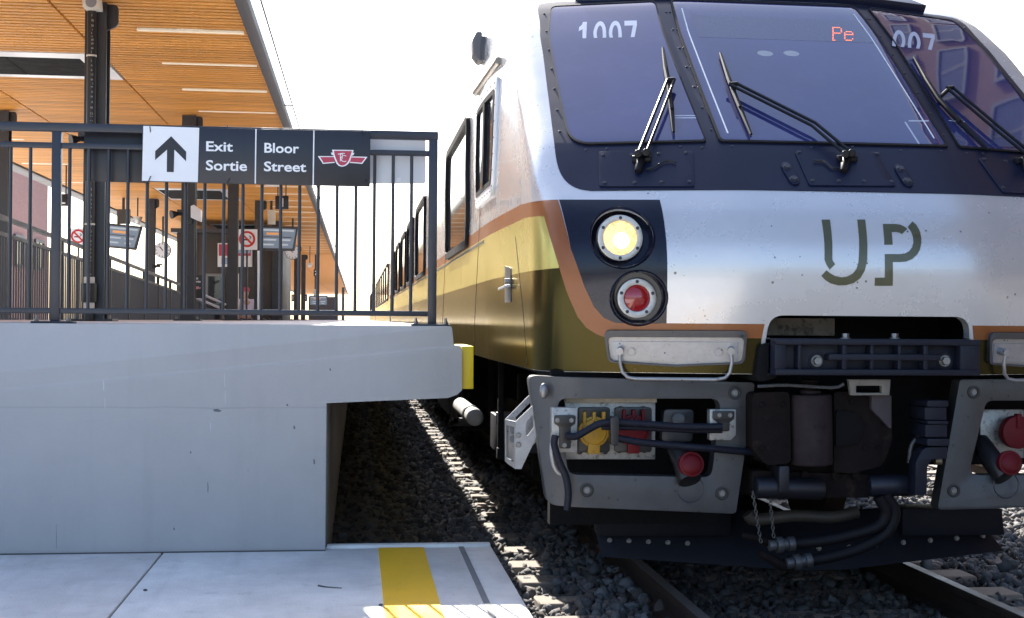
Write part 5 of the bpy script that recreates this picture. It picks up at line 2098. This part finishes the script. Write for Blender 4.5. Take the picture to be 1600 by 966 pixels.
q.box(-6.5, -5.6, -0.036, 0.036, -0.006, 0.02)
lbm2 = q.mesh('light_bar', M['lampbar'], bevel=0.003, seg=1)
for y in (15.99, 19.6, 23.2, 26.8, 30.4):
    link('light_bar', lbm2, cn, (0, y, ZC - 0.004))
for (x0, x1, y0, y1) in REC:
    q = MB()
    q.plate([[(x0, y0), (x1, y0), (x1, y1), (x0, y1)], [(x0 + 0.02, y0 + 0.28), (x1 - 0.26, y0 + 0.28), (x1 - 0.26, y1 - 0.16), (x0 + 0.02, y1 - 0.16)]], ZC - 0.008, ZC + 0.03, axis='Z')
    rc = q.obj('recess_frame', M['pale_metal'], cn)
    q = MB()
    for a_, b_ in ((x0 + 0.02, x0 + 0.6), (x0 + 0.61, x1 - 0.26)):
        q.box(a_, b_, y0 + 0.28, y1 - 0.16, ZC - 0.004, ZC + 0.03)
    q.obj('dark_panel', M['panel_black'], rc)

# columns
def column(x, y, label, front=False):
    t = thing('steel_column', label, 'column', (x, y, PT), group='dark columns carrying the canopy')
    q = MB()
    a_ = 0.10
    H = [(-a_, -a_), (a_, -a_), (a_, -a_ + 0.02), (0.008, -a_ + 0.02), (0.008, a_ - 0.02), (a_, a_ - 0.02), (a_, a_), (-a_, a_), (-a_, a_ - 0.02), (-0.008, a_ - 0.02), (-0.008, -a_ + 0.02), (-a_, -a_ + 0.02)]
    Hx = [(py, px) for px, py in H]
    q.plate([[(x + p, y + r) for p, r in H]], PT + 0.02, ZC - 0.02, axis='Z')
    q.obj('shaft', M['steel'], t, bevel=0.003, seg=1)
    q = MB()
    q.box(x - 0.19, x + 0.19, y - 0.16, y + 0.16, PT, PT + 0.022)
    bp = q.obj('base_plate', M['steel'], t, bevel=0.003, seg=1)
    for dx in (-0.15, 0.15):
        q = MB()
        q.cyl((x + dx, y - 0.12, PT + 0.02), (x + dx, y - 0.12, PT + 0.06), 0.018, 6)
        q.obj('anchor_bolt', M['bolt'], bp)
    q = MB()
    q.plate([rpoly([(x - 0.1, ZC - 0.02), (x - 0.1, ZC - 0.14), (x + 0.02, ZC - 0.30), (x + 0.19, ZC - 0.22), (x + 0.19, ZC - 0.02)], 0.05, 3)], y - 0.02, y + 0.02)
    q.obj('cap_bracket', M['steel'], t)
    return t


names = ['with a ribbed drain pipe beside it', 'behind the arrow panel', 'third from the end wall, behind the sign lettering', 'fourth from the end wall, beside the no smoking board',
         'fifth from the end wall, in front of the dark booth edge', 'sixth from the end wall, near the far screens', 'seventh from the end wall, small beneath the far canopy', 'eighth from the end wall, at the far end of the canopy']
for i, nm in enumerate(names):
    column(-2.47, 13.0 + 7.0 * i, 'dark steel canopy column ' + nm)
names = ['beside the brick wall, behind the ramp railing', 'hidden mostly behind the near column with the pipe', 'on the ramp side next to the round clock', 'on the ramp side touching the dark booth']
for i, nm in enumerate(names):
    column(-5.12, 20.0 + 7.0 * i, 'dark steel canopy column ' + nm)

# drain pipe on the first column
dp = thing('drain_pipe', 'black printed drain pipe with pale collars on the first canopy column', 'pipe', (-2.46, 12.82, PT))
xq, yq = at(141, 300, 12.82).x, 12.82
q = MB()
q.cyl((xq, yq, PT), (xq, yq, ZC - 0.02), 0.043, 20)
q.obj('pipe', M['pipe_print'], dp)
for (ya, yb, r, m) in ((443, 472, 0.068, M['black_plastic']), (433, 443, 0.050, M['cream']), (473, 483, 0.050, M['cream']), (349, 352, 0.048, M['cream']), (86, 89, 0.048, M['cream'])):
    za, zb = at(141, yb, yq).z, at(141, ya, yq).z
    q = MB()
    q.cyl((xq, yq, za), (xq, yq, zb), r, 20)
    q.obj('pipe_coupling' if r > 0.06 else 'pipe_collar', m, dp, bevel=0.004)
q = MB()
z = 1.75
while z < 4.2:
    h = random.uniform(0.012, 0.03)
    for dx in (-0.014, -0.007, 0.0):
        if random.random() < 0.72:
            x = xq + 0.018 + dx
            yy = yq - math.sqrt(0.0436 ** 2 - (x - xq) ** 2)
            q.add([(x, yy, z), (x + 0.0045, yy, z), (x + 0.0045, yy, z + h * random.uniform(.4, 1)), (x, yy, z + h * .8)], [(0, 1, 2, 3)])
    z += h + random.uniform(0.006, 0.03)
tag(q.obj('print_marks', mat('pipe_print_grey', (0.30, 0.30, 0.28), 0.6), dp), kind='stuff')

# loudspeaker at the column head
t = thing('loudspeaker', 'pale grey box loudspeaker fixed at the head of the first column', 'loudspeaker', at(144, 16, 12.7))
q = MB()
q.plate([PX([(128, -14), (154, -14), (157, 14), (131, 13)], 12.7)], 12.65, 12.84)
q.obj('cabinet', M['cream'], t, bevel=0.006)
q = MB()
c = at(142, 3, 12.645)
q.cyl(c, c + Vector((0, 0.01, 0)), 0.05, 24)
q.obj('speaker_cone', mat('grille_grey', (0.22, 0.22, 0.23), 0.6), t)

# bits lying on the low platform
q = MB()
q.tube([atz(x, y, ZL + 0.004) for x, y in ((497, 915), (508, 917), (520, 918), (534, 919))], [0.004, 0.002], 6)
tag(q.obj('twig', M['joint'], None), 'thin dark twig lying on the low platform near the yellow line', 'twig')
for px, py, lab in ((227, 922, 'small dark pebble on the low platform beside the long slab joint'), (595, 945, 'small dark pebble at the edge of the yellow line')):
    p = atz(px, py, ZL + 0.004)
    q = MB()
    q.sphere((p.x, p.y, p.z), 0.008, 8, (1.3, 0.9, 0.7))
    tag(q.obj('pebble', M['joint'], None), lab, 'pebble')

# ------------------------------------------------------------------ ramp railing beyond the platform
XR_ = -4.3
rr_ = thing('ramp_railing', 'dark ramp handrail with close bars descending away beside the platform', 'railing', (XR_, 20, 0.75))
TOPL = [(9.5, 2.72), (13, 2.65), (16, 2.58), (24, 2.41), (32, 2.21), (38, 1.98), (42.6, 1.78)]
zt_at = lambda y: float(np.interp(y, *zip(*TOPL)))
for dz, w in ((0, 0.055), (-0.20, 0.045)):
    q = MB()
    for (ya, za), (yb, zb) in zip(TOPL[:-1], TOPL[1:]):
        q.bar((XR_, ya, za + dz), (XR_, yb, zb + dz), w, w)
    q.obj('handrail', M['steel2'], rr_)
q = MB()
y = 10.0
while y < 42:
    q.box(XR_ - 0.010, XR_ + 0.010, y - 0.010, y + 0.010, 0.8, zt_at(y) - 0.20)
    y += 0.125
tag(q.obj('bars', M['steel2'], rr_), kind='stuff')
y = 10.6
while y < 42:
    q = MB()
    q.box(XR_ - 0.03, XR_ + 0.03, y - 0.03, y + 0.03, 0.75, zt_at(y) - 0.01)
    q.obj('post', M['steel'], rr_)
    y += 1.9
# stair handrail in front of the booth
sr = thing('stair_handrail', 'pale metal double handrail of the stairs in front of the dark booth', 'handrail', at(320, 480, 37))
for (a_, b_) in (((298, 452), (352, 476)), ((298, 462), (352, 485))):
    q = MB()
    q.tube([at(*a_, 36.5), at(*b_, 37.5)], 0.035, 10)
    q.obj('handrail', M['pale_metal'], sr)
for px, py in ((302, 454), (345, 473)):
    q = MB()
    p = at(px, py, 36.8)
    q.box(p.x - 0.03, p.x + 0.03, p.y - 0.03, p.y + 0.03, 0.7, p.z)
    q.obj('post', M['steel2'], sr)

# ------------------------------------------------------------------ booth, posters, small signs
YBH = 41.0
bt = thing('booth', 'dark clad lift booth under the canopy with a pale door frame', 'booth', (at(360, 500, YBH).x, YBH, 0.7))
xa, xb = at(276, 400, YBH).x, at(442, 400, YBH).x
zt__ = at(300, 364, YBH).z
q = MB()
q.box(xa, xb, YBH, YBH + 5, 0.6, zt__)
q.obj('wall', M['booth'], bt, bevel=0.02)
q = MB()
q.box(xa - 0.15, xb + 0.1, YBH - 0.25, YBH + 5.1, zt__, zt__ + 0.12)
q.obj('roof', M['steel2'], bt)
for i in range(1, 5):
    x = xa + (xb - xa) * i / 5
    q = MB()
    q.box(x - 0.015, x + 0.015, YBH - 0.012, YBH, 0.7, zt__ - 0.02)
    q.obj('panel_joint', M['steel'], bt)
x0, x1 = at(329, 0, YBH).x, at(351, 0, YBH).x
z0_, z1_ = 0.9, at(340, 432, YBH).z
q = MB()
q.plate([[(x0 - .08, z0_), (x1 + .08, z0_), (x1 + .08, z1_ + .08), (x0 - .08, z1_ + .08)], [(x0, z0_ + .01), (x1, z0_ + .01), (x1, z1_), (x0, z1_)]], YBH - 0.05, YBH)
dr = q.obj('door_frame', mat('frame_grey', (0.20, 0.20, 0.19), 0.5), bt)
q = MB()
q.plate([[(x0, z0_ + .01), (x1, z0_ + .01), (x1, z1_), (x0, z1_)]], YBH - 0.02, YBH)
q.obj('door_glass', M['side_glass'], dr)

YPo = 40.6
po = thing('poster_case', 'framed red and grey poster on the dark booth wall', 'poster', at(368, 417, YPo))
q = MB()
q.plate([PX([(340, 380), (394, 380), (394, 417), (340, 417)], YPo)], YPo, YPo + 0.08)
q.obj('case', M['pale_metal'], po)
for L, m in (([(342, 382), (392, 382), (392, 400), (342, 400)], M['red_badge']), ([(342, 400), (392, 400), (392, 415), (342, 415)], M['pale_metal'])):
    q = MB()
    q.plate([PX(L, YPo - 0.01)], YPo - 0.02, YPo)
    q.obj('poster_sheet', m, po)
q = MB()
q.plate([PX([(346, 403), (358, 403), (358, 413), (346, 413)], YPo - 0.02)], YPo - 0.03, YPo - 0.02)
q.plate([PX([(372, 384), (391, 384), (391, 396), (372, 396)], YPo - 0.02)], YPo - 0.03, YPo - 0.02)
q.obj('poster_print', M['screen'], po)

YX = 36.0
xs = thing('exit_notice', 'small dark exit notice with white wording and a red badge by the stairs', 'sign', at(308, 462, YX))
q = MB()
q.plate([PX([(300, 430), (317, 430), (317, 466), (300, 466)], YX)], YX, YX + 0.05)
q.obj('sign_board', M['sign_dark'], xs)
q = MB()
for s_, yb in (('Exit', 436.5), ('Sortie', 441.5)):
    p = at(302, yb, YX)
    text_box(q, s_, p.x, p.z, (0.13 if s_ == 'Exit' else 0.19), 0.055, YX - 0.004, bold=0.02)
q.obj('lettering', M['sign_white'], xs)
fn = lambda L: [((x - 1370) / 330 * 12 + 308, (y - 242) / 330 * 12 + 450) for x, y in L]
badge(xs, YX - 0.003, fn, M['red_badge'], M['sign_white'])


def no_smoking(px, py, half, Y, label):
    t = thing('no_smoking_sign', label, 'sign', at(px, py + half, Y), group='white no smoking signs')
    q = MB()
    q.plate([PX([(px - half, py - half), (px + half, py - half), (px + half, py + half), (px - half, py + half)], Y)], Y, Y + 0.02)
    q.obj('sign_board', M['sign_white'], t)
    c = at(px, py - half * 0.05, Y)
    s = half * Y / F
    q = MB()
    q.ring((c.x, Y - 0.006, c.z), (c.x, Y, c.z), s * 0.58, s * 0.78, 28)
    q.obj('red_ring', M['sign_red'], t)
    q = MB()
    q.box(c.x - s * 0.42, c.x + s * 0.20, Y - 0.003, Y, c.z - s * 0.14, c.z)
    q.tube([(c.x + s * .25, Y - .002, c.z + s * .02), (c.x + s * .38, Y - .002, c.z + s * .18), (c.x + s * .2, Y - .002, c.z + s * .3)], s * 0.05, 5)
    q.obj('cigarette', M['ink_black'], t)
    q = MB()
    a_ = Vector((c.x - s * 0.48, Y - 0.005, c.z + s * 0.48))
    b_ = Vector((c.x + s * 0.48, Y - 0.005, c.z - s * 0.48))
    q.bar(a_, b_, s * 0.18, 0.006, up=(0, 1, 0))
    q.obj('red_bar', M['sign_red'], t)
    q = MB()
    q.box(c.x - 0.02, c.x + 0.02, Y + 0.02, Y + 0.06, 0.9 if px < 200 else PT, c.z + s)
    q.obj('sign_post', M['steel'], t)


no_smoking(122, 370, 13.5, 32.0, 'white no smoking sign with red ring beside the ramp handrail')
no_smoking(386, 374.5, 16.0, 29.5, 'white no smoking sign with red ring in front of the departure screen')


def hang_display(pts, Y, label, boxpx, tilt=0.0):
    t = thing('departure_screen', label, 'display screen', at(*pts[3], Y), group='hanging departure screens')
    q = MB()
    q.plate([PX(pts, Y)], Y, Y + 0.16)
    q.obj('screen_case', M['steel2'], t, bevel=0.01)
    cx = sum(p[0] for p in pts) / 4
    cy = sum(p[1] for p in pts) / 4
    inn = [(cx + (a - cx) * 0.9, cy + (b - cy) * 0.82) for a, b in pts]
    q = MB()
    q.plate([PX(inn, Y)], Y - 0.006, Y)
    q.obj('screen', M['screen'], t)

    def uv(u, v):
        top = (inn[0][0] + (inn[1][0] - inn[0][0]) * u, inn[0][1] + (inn[1][1] - inn[0][1]) * u)
        bot = (inn[3][0] + (inn[2][0] - inn[3][0]) * u, inn[3][1] + (inn[2][1] - inn[3][1]) * u)
        return (top[0] + (bot[0] - top[0]) * v, top[1] + (bot[1] - top[1]) * v)
    for (u0, u1, v0, v1, m) in ((0.05, 0.95, 0.06, 0.14, M['screen_line']), (0.22, 0.62, 0.22, 0.34, M['screen_orange']), (0.08, 0.92, 0.42, 0.46, M['steel2']), (0.15, 0.5, 0.54, 0.62, M['screen_line']),
                                (0.62, 0.9, 0.54, 0.62, M['screen_line']), (0.15, 0.45, 0.78, 0.86, M['screen_line']), (0.65, 0.85, 0.78, 0.86, M['screen_line'])):
        q = MB()
        q.plate([PX([uv(u0, v0), uv(u1, v0), uv(u1, v1), uv(u0, v1)], Y)], Y - 0.010, Y - 0.006)
        q.obj('screen_line', m, t)
    q = MB()
    bx0, bx1, by0, by1 = boxpx
    q.plate([PX([(bx0, by0), (bx1, by0), (bx1, by1), (bx0, by1)], Y + 0.05)], Y + 0.02, Y + 0.14)
    q.obj('mount_box', M['cream'] if bx0 > 300 else M['booth'], t)
    q = MB()
    p = at((bx0 + bx1) / 2, by0, Y + 0.08)
    q.box(p.x - 0.03, p.x + 0.03, p.y - 0.03, p.y + 0.03, p.z - 0.02, ZC)
    q.obj('hanger', M['steel'], t)


hang_display([(163, 348), (222, 354), (212, 391), (160, 386)], 34.0, 'dark hanging departure screen by the ramp, next to the round clock', (183, 203, 327, 350))
hang_display([(401, 352), (466, 355), (460, 392), (400, 391)], 34.0, 'hanging departure screen with orange line under the pale mount box', (418, 430, 328, 351))
hang_display([(483, 462), (512, 462), (512, 478), (483, 478)], 62.0, 'small far departure screen near the end of the canopy', (490, 495, 452, 462))


def clock(px, py, rpx, Y, label):
    c = at(px, py, Y)
    r = rpx * Y / F
    t = thing('station_clock', label, 'clock', (c.x, c.y, c.z - r), group='round hanging clocks')
    q = MB()
    q.cyl((c.x, c.y, c.z), (c.x, c.y + 0.12, c.z), r, 32)
    q.obj('clock_case', M['steel2'], t, bevel=0.01)
    q = MB()
    q.cyl((c.x, c.y - 0.006, c.z), (c.x, c.y, c.z), r * 0.93, 32)
    q.obj('dial', M['sign_white'], t)
    for k in range(12):
        w = k * math.pi / 6
        q = MB()
        q.bar((c.x + r * .68 * math.sin(w), c.y - 0.008, c.z + r * .68 * math.cos(w)), (c.x + r * .86 * math.sin(w), c.y - 0.008, c.z + r * .86 * math.cos(w)), r * 0.07, 0.006, up=(0, 1, 0))
        q.obj('hour_mark', M['ink_black'], t)
    for w, L, wd in ((R(-38), 0.5, 0.1), (R(-45), 0.75, 0.06)) if px < 300 else ((R(-50), 0.5, 0.1), (R(-40), 0.7, 0.06)):
        q = MB()
        q.bar((c.x - r * .1 * math.sin(w), c.y - 0.012, c.z - r * .1 * math.cos(w)), (c.x + r * L * math.sin(w), c.y - 0.012, c.z + r * L * math.cos(w)), r * wd, 0.006, up=(0, 1, 0))
        q.obj('clock_hand', M['ink_black'], t)
    q = MB()
    q.box(c.x - 0.025, c.x + 0.025, c.y + 0.03, c.y + 0.08, c.z + r * 0.95, ZC)
    q.obj('hanger_rod', M['steel'], t)


clock(254, 391, 12.5, 40.0, 'round white clock hanging over the ramp beside a canopy column')
clock(457, 394, 11.5, 40.0, 'round white clock partly behind the departure screen above the platform')


def hang_sign(px0, px1, py0, py1, Y, text, label, face=None, tw=0.5):
    t = thing('hanging_sign', label, 'sign', at((px0 + px1) / 2, py1, Y), group='small hanging signs under the canopy')
    q = MB()
    q.plate([PX([(px0, py0), (px1, py0), (px1, py1), (px0, py1)], Y)], Y, Y + 0.06)
    q.obj('sign_box', face or M['sign_dark'], t, bevel=0.008)
    if text:
        a_, b_ = at(px0, py1, Y), at(px1, py0, Y)
        q = MB()
        h = (b_.z - a_.z) * 0.6
        text_box(q, text, a_.x + (b_.x - a_.x) * (1 - tw) / 2, a_.z + (b_.z - a_.z) * 0.2, (b_.x - a_.x) * tw, h, Y - 0.004, bold=0.02)
        q.obj('lettering', M['sign_white'], t)
    for u in ((0.2, 0.8) if px1 - px0 > 12 else (0.5,)):
        p = at(px0 + (px1 - px0) * u, py0, Y + 0.03)
        q = MB()
        q.box(p.x - 0.012, p.x + 0.012, p.y - 0.012, p.y + 0.012, p.z - 0.02, ZC)
        q.obj('hanger_rod', M['steel'], t)


hang_sign(88, 107, 303, 322, 27.0, 'L', 'small square hanging sign with a white letter L by the ramp')
hang_sign(430, 451, 306, 327, 29.0, 'I', 'small framed hanging sign with one white upright bar over the platform', tw=0.2)
hang_sign(490, 497, 421, 432, 62.0, '2', 'tiny hanging sign with figure 2 near the canopy edge')
hang_sign(472, 480, 460, 471, 66.0, '3', 'tiny hanging sign with figure 3 under the far canopy')
hang_sign(455, 464, 460, 471, 64.0, 'IE', 'tiny pale bordered hanging sign below the far clock', tw=0.8)
hang_sign(414, 436, 287, 291.5, 27.0, None, 'slim white hanging strip light just under the exit sign', face=M['sign_white'])
# white lamp box beside the second column
t = thing('lamp_box', 'white box lamp fixed to the side of the second column', 'lamp', at(307, 345, 19.8))
q = MB()
q.plate([rpoly(PX([(298, 322), (303, 320), (314, 328), (314, 347), (298, 340)], 19.8), 0.01, 2)], 19.8, 19.92)
q.obj('lamp_cover', M['sign_white'], t, bevel=0.006)
q = MB()
q.box(at(294, 330, 19.85).x, at(300, 330, 19.85).x, 19.84, 19.88, at(0, 338, 19).z, at(0, 326, 19).z)
q.obj('lamp_bracket', M['steel'], t)


def horn(px, py, Y, s, label, toward=-1):
    t = thing('horn_speaker', label, 'loudspeaker', at(px, py + 8, Y), group='dark horn speakers under the canopy')
    c = at(px, py, Y)
    q = MB()
    q.cyl(c, c + Vector((toward * 0.16 * s, -0.10 * s, -0.02)), 0.035 * s, 14, r2=0.11 * s)
    q.cyl(c + Vector((-toward * 0.10 * s, 0.05 * s, 0)), c, 0.05 * s, 14)
    q.obj('horn', M['black_plastic'], t)
    q = MB()
    q.box(c.x - 0.02, c.x + (0.12 if toward < 0 else 0.02), c.y - 0.02, c.y + 0.02, c.z + 0.02, c.z + 0.06)
    q.obj('bracket', M['steel'], t)


horn(279, 334, 19.9, 0.6, 'dark horn speaker on the column behind the arrow panel')
horn(246, 416, 33.9, 0.6, 'dark horn speaker low on the ramp side column')
horn(126, 217, 12.9, 0.5, 'dark horn speaker on the first column at railing height')


def dome(px, py, Y, label):
    t = thing('dome_camera', label, 'security camera', at(px, py + 4, Y), group='pale dome cameras under the canopy')
    c = at(px, py, Y)
    q = MB()
    q.cyl(c + Vector((0, 0, 0.02)), c + Vector((0, 0, 0.10)), 0.11, 20)
    q.obj('housing', M['cream'], t)
    q = MB()
    q.sphere((c.x, c.y, c.z), 0.085, 16)
    q.obj('dome', M['pale_metal'], t)
    q = MB()
    q.box(c.x - 0.015, c.x + 0.015, c.y - 0.015, c.y + 0.015, c.z + 0.08, ZC)
    q.obj('hanger_rod', M['steel'], t)


dome(215, 345, 34.0, 'pale dome camera beside the dark departure screen over the ramp')
dome(484, 415, 55.0, 'pale dome camera left of the hanging figure 2')
# far end screen wall of the canopy
q = MB()
q.plate([PX([(482, 464), (528, 464), (528, 506), (482, 506)], 110.0)], 110, 111)
tag(q.obj('end_screen', M['steel2'], None), 'dark wall closing the far end of the platform canopy', 'wall')
q = MB()
q.box(at(536, 480, 100).x - 0.1, at(536, 480, 100).x + 0.1, 99.9, 100.1, 1.2, at(534, 449, 100).z)
tag(q.obj('signal_post', M['steel2'], None), 'thin dark post at the far platform end below the canopy tip', 'post')

# ------------------------------------------------------------------ person on the stairs
YPn = 36.2
hp_ = at(384, 452, YPn)
fx, fy, fz = hp_.x, YPn, hp_.z - 1.70
pn = thing('person', 'person in a lavender shirt and red cap on the stairs behind the railing', 'person', (fx, fy, fz))


def skinmesh(name, chains, m, parent, sub=2):
    bm = bmesh.new()
    lay = bm.verts.layers.skin.verify()
    made = {}
    for ch in chains:
        prev = None
        for (k, x, y, z, r) in ch:
            if k not in made:
                v = bm.verts.new((x, y, z))
                v[lay].radius = (r, r) if not isinstance(r, tuple) else r
                v[lay].use_root = (len(made) == 0)
                made[k] = v
            v = made[k]
            if prev is not None:
                bm.edges.new((prev, v))
            prev = v
    me = bpy.data.meshes.new(name)
    bm.to_mesh(me)
    bm.free()
    o = bpy.data.objects.new(name, me)
    COL.objects.link(o)
    o.modifiers.new('s', 'SKIN').use_smooth_shade = True
    o.modifiers.new('d', 'SUBSURF').levels = sub
    dg = bpy.context.evaluated_depsgraph_get()
    out = bpy.data.meshes.new_from_object(o.evaluated_get(dg))
    bpy.data.objects.remove(o)
    out.name = name
    for p in out.polygons:
        p.use_smooth = True
    out.materials.append(m)
    r = link(name, out, parent, (fx, fy, fz))
    r.rotation_euler = (0, 0, R(25))
    return r


hips = [('pel', 0, 0, .92, (.15, .11))]
spine = [('pel', 0, 0, .92, (.15, .11)), ('wai', 0, .01, 1.08, (.135, .095)), ('che', 0, .0, 1.28, (.165, .11)), ('nec', 0, .0, 1.43, .075), ('nk2', 0, -.01, 1.50, .05), ('hd0', 0, -.02, 1.56, (.068, .085)), ('hd1', 0, -.02, 1.65, (.075, .095)), ('hd2', 0, -.01, 1.70, (.05, .06))]
legs = [[('pel', 0, 0, .92, .15), ('hp%d' % s, s * .10, 0, .86, .095), ('kn%d' % s, s * .11, -.04 if s > 0 else -.16, .50 if s > 0 else .56, .062), ('an%d' % s, s * .11, .03 if s > 0 else -.10, .09 if s > 0 else .2, .042),
         ('to%d' % s, s * .12, -.10 if s > 0 else -.24, .035 if s > 0 else .15, .035)] for s in (-1, 1)]
arms = [[('che', 0, 0, 1.28, .165), ('sh%d' % s, s * .19, 0, 1.38, .062), ('el%d' % s, s * .25, .05, 1.12, .045), ('wr%d' % s, s * .24, -.12, .93, .03), ('pa%d' % s, s * .235, -.18, .88, .033)] for s in (-1, 1)]
skinmesh('body', [spine] + legs + arms, M['skin'], pn)
fg = MB()
for s in (-1, 1):
    for i in range(4):
        x = s * (.215 + .014 * i)
        fg.tube([(x, -.19, .875), (x, -.225, .845), (x, -.235, .815 + .006 * abs(i - 1.5))], [.009, .008, .006], 6)
    fg.tube([(s * .212, -.165, .885), (s * .195, -.20, .87), (s * .19, -.215, .85)], [.010, .009, .007], 6)
h_ = link('fingers', fg.mesh('fingers', M['skin']), pn, (fx, fy, fz))
h_.rotation_euler = (0, 0, R(25))
skinmesh('shirt', [[('pel', 0, 0, .90, (.165, .125)), ('wai', 0, .01, 1.08, (.155, .115)), ('che', 0, .0, 1.28, (.18, .125)), ('nec', 0, .0, 1.42, .08)]] +
         [[('che', 0, 0, 1.28, .18), ('sh%d' % s, s * .19, 0, 1.38, .075), ('el%d' % s, s * .25, .05, 1.13, .062)] for s in (-1, 1)], M['shirt'], pn)
skinmesh('trousers', [[('pel', 0, 0, .90, (.155, .115)), ('hp%d' % s, s * .10, 0, .84, .105), ('kn%d' % s, s * .11, -.04 if s > 0 else -.16, .50 if s > 0 else .56, .075), ('an%d' % s, s * .11, .03 if s > 0 else -.10, .11 if s > 0 else .22, .055)] for s in (-1, 1)], M['trousers'], pn)
cp_ = MB()
cp_.sphere((0, -.02, 1.685), .105, 16, (0.92, 1.08, 0.72))
cp_.plate([[(.085 * math.cos(t), -.09 + -.10 * math.sin(t)) for t in np.linspace(0, math.pi, 12)]], 1.675, 1.685, axis='Z')
o = link('cap', cp_.mesh('cap', M['cap_cloth']), pn, (fx, fy, fz))
o.rotation_euler = (0, 0, R(25))
fc = MB()
for s in (-1, 1):
    fc.sphere((s * .03, -.105, 1.60), .011, 8)
fc.sphere((0, -.118, 1.575), .014, 8, (0.8, 1, 1.4))
fc.box(-.024, .024, -.108, -.100, 1.535, 1.542)
o = link('face', fc.mesh('face', M['skin']), pn, (fx, fy, fz))
o.rotation_euler = (0, 0, R(25))
# pale screen standing by the stairs
q = MB()
q.plate([PX([(366, 408), (371, 415), (371, 494), (364, 494)], 33.5)], 33.5, 33.55)
q.plate([PX([(371, 428), (373, 428), (373, 494), (371, 494)], 33.5)], 33.5, 33.55)
tag(q.obj('stair_screen', M['acrylic'], None), 'narrow pale upright screen beside the person at the stair head', 'screen')
q = MB()
q.tube([at(404, 392, 33.8), at(404, 500, 33.8)], 0.03, 8)
tag(q.obj('white_pole', M['sign_white'], None), 'thin white pole standing under the departure screen', 'pole')

# ------------------------------------------------------------------ buildings
def building(name, label, x0, x1, y0, y1, h, m, face, nx, nz, ww, wh, z0=2.0, bands=False):
    t = thing(name, label, 'building', ((x0 + x1) / 2, (y0 + y1) / 2, -0.3))
    q = MB()
    q.box(x0, x1, y0, y1, -0.3, h)
    q.obj('wall', m, t)
    q = MB()
    q.box(x0 - 0.15, x1 + 0.15, y0 - 0.15, y1 + 0.15, h, h + 0.5)
    q.obj('parapet', M['white'] if bands else M['concrete'], t)
    xf = x1 if face > 0 else x0
    b = MB()
    b.box(-0.05 if face > 0 else -0.05, 0.05, -ww / 2, ww / 2, -wh / 2, wh / 2)
    pane = b.mesh('pane', M['side_glass'])
    b = MB()
    b.plate([[(-ww / 2 - .12, -wh / 2 - .12), (ww / 2 + .12, -wh / 2 - .12), (ww / 2 + .12, wh / 2 + .12), (-ww / 2 - .12, wh / 2 + .12)], [(-ww / 2, -wh / 2), (ww / 2, -wh / 2), (ww / 2, wh / 2), (-ww / 2, wh / 2)]], -0.10, 0.10, axis='X')
    b.box(-0.07, 0.07, -0.05, 0.05, -wh / 2, wh / 2)
    fr_ = b.mesh('window', M['steel2'])
    for i in range(nx):
        for k in range(nz):
            y = y0 + (y1 - y0) * (i + 0.5) / nx
            z = z0 + (h - z0) * (k + 0.5) / nz
            w = link('window', fr_, t, (xf, y, z))
            link('pane', pane, w, (xf, y, z))
    return t


building('brick_building', 'pale red brick building seen through the railing beyond the ramp', -26, -14.0, 38, 62.5, 8.4, M['brick'], 1, 7, 1, 1.4, 1.1, z0=-0.2, bands=True)
building('apartment_building', 'orange brick apartment block mirrored in the windscreen', 20, 32, -20, 34, 34, M['brick_orange'], -1, 19, 13, 1.9, 1.15, z0=1)
building('warehouse', 'long low grey warehouse mirrored in the silver nose', 12, 60, -75, -62, 7.5, M['fascia'], 1, 3, 1, 1.6, 1.2, z0=2)
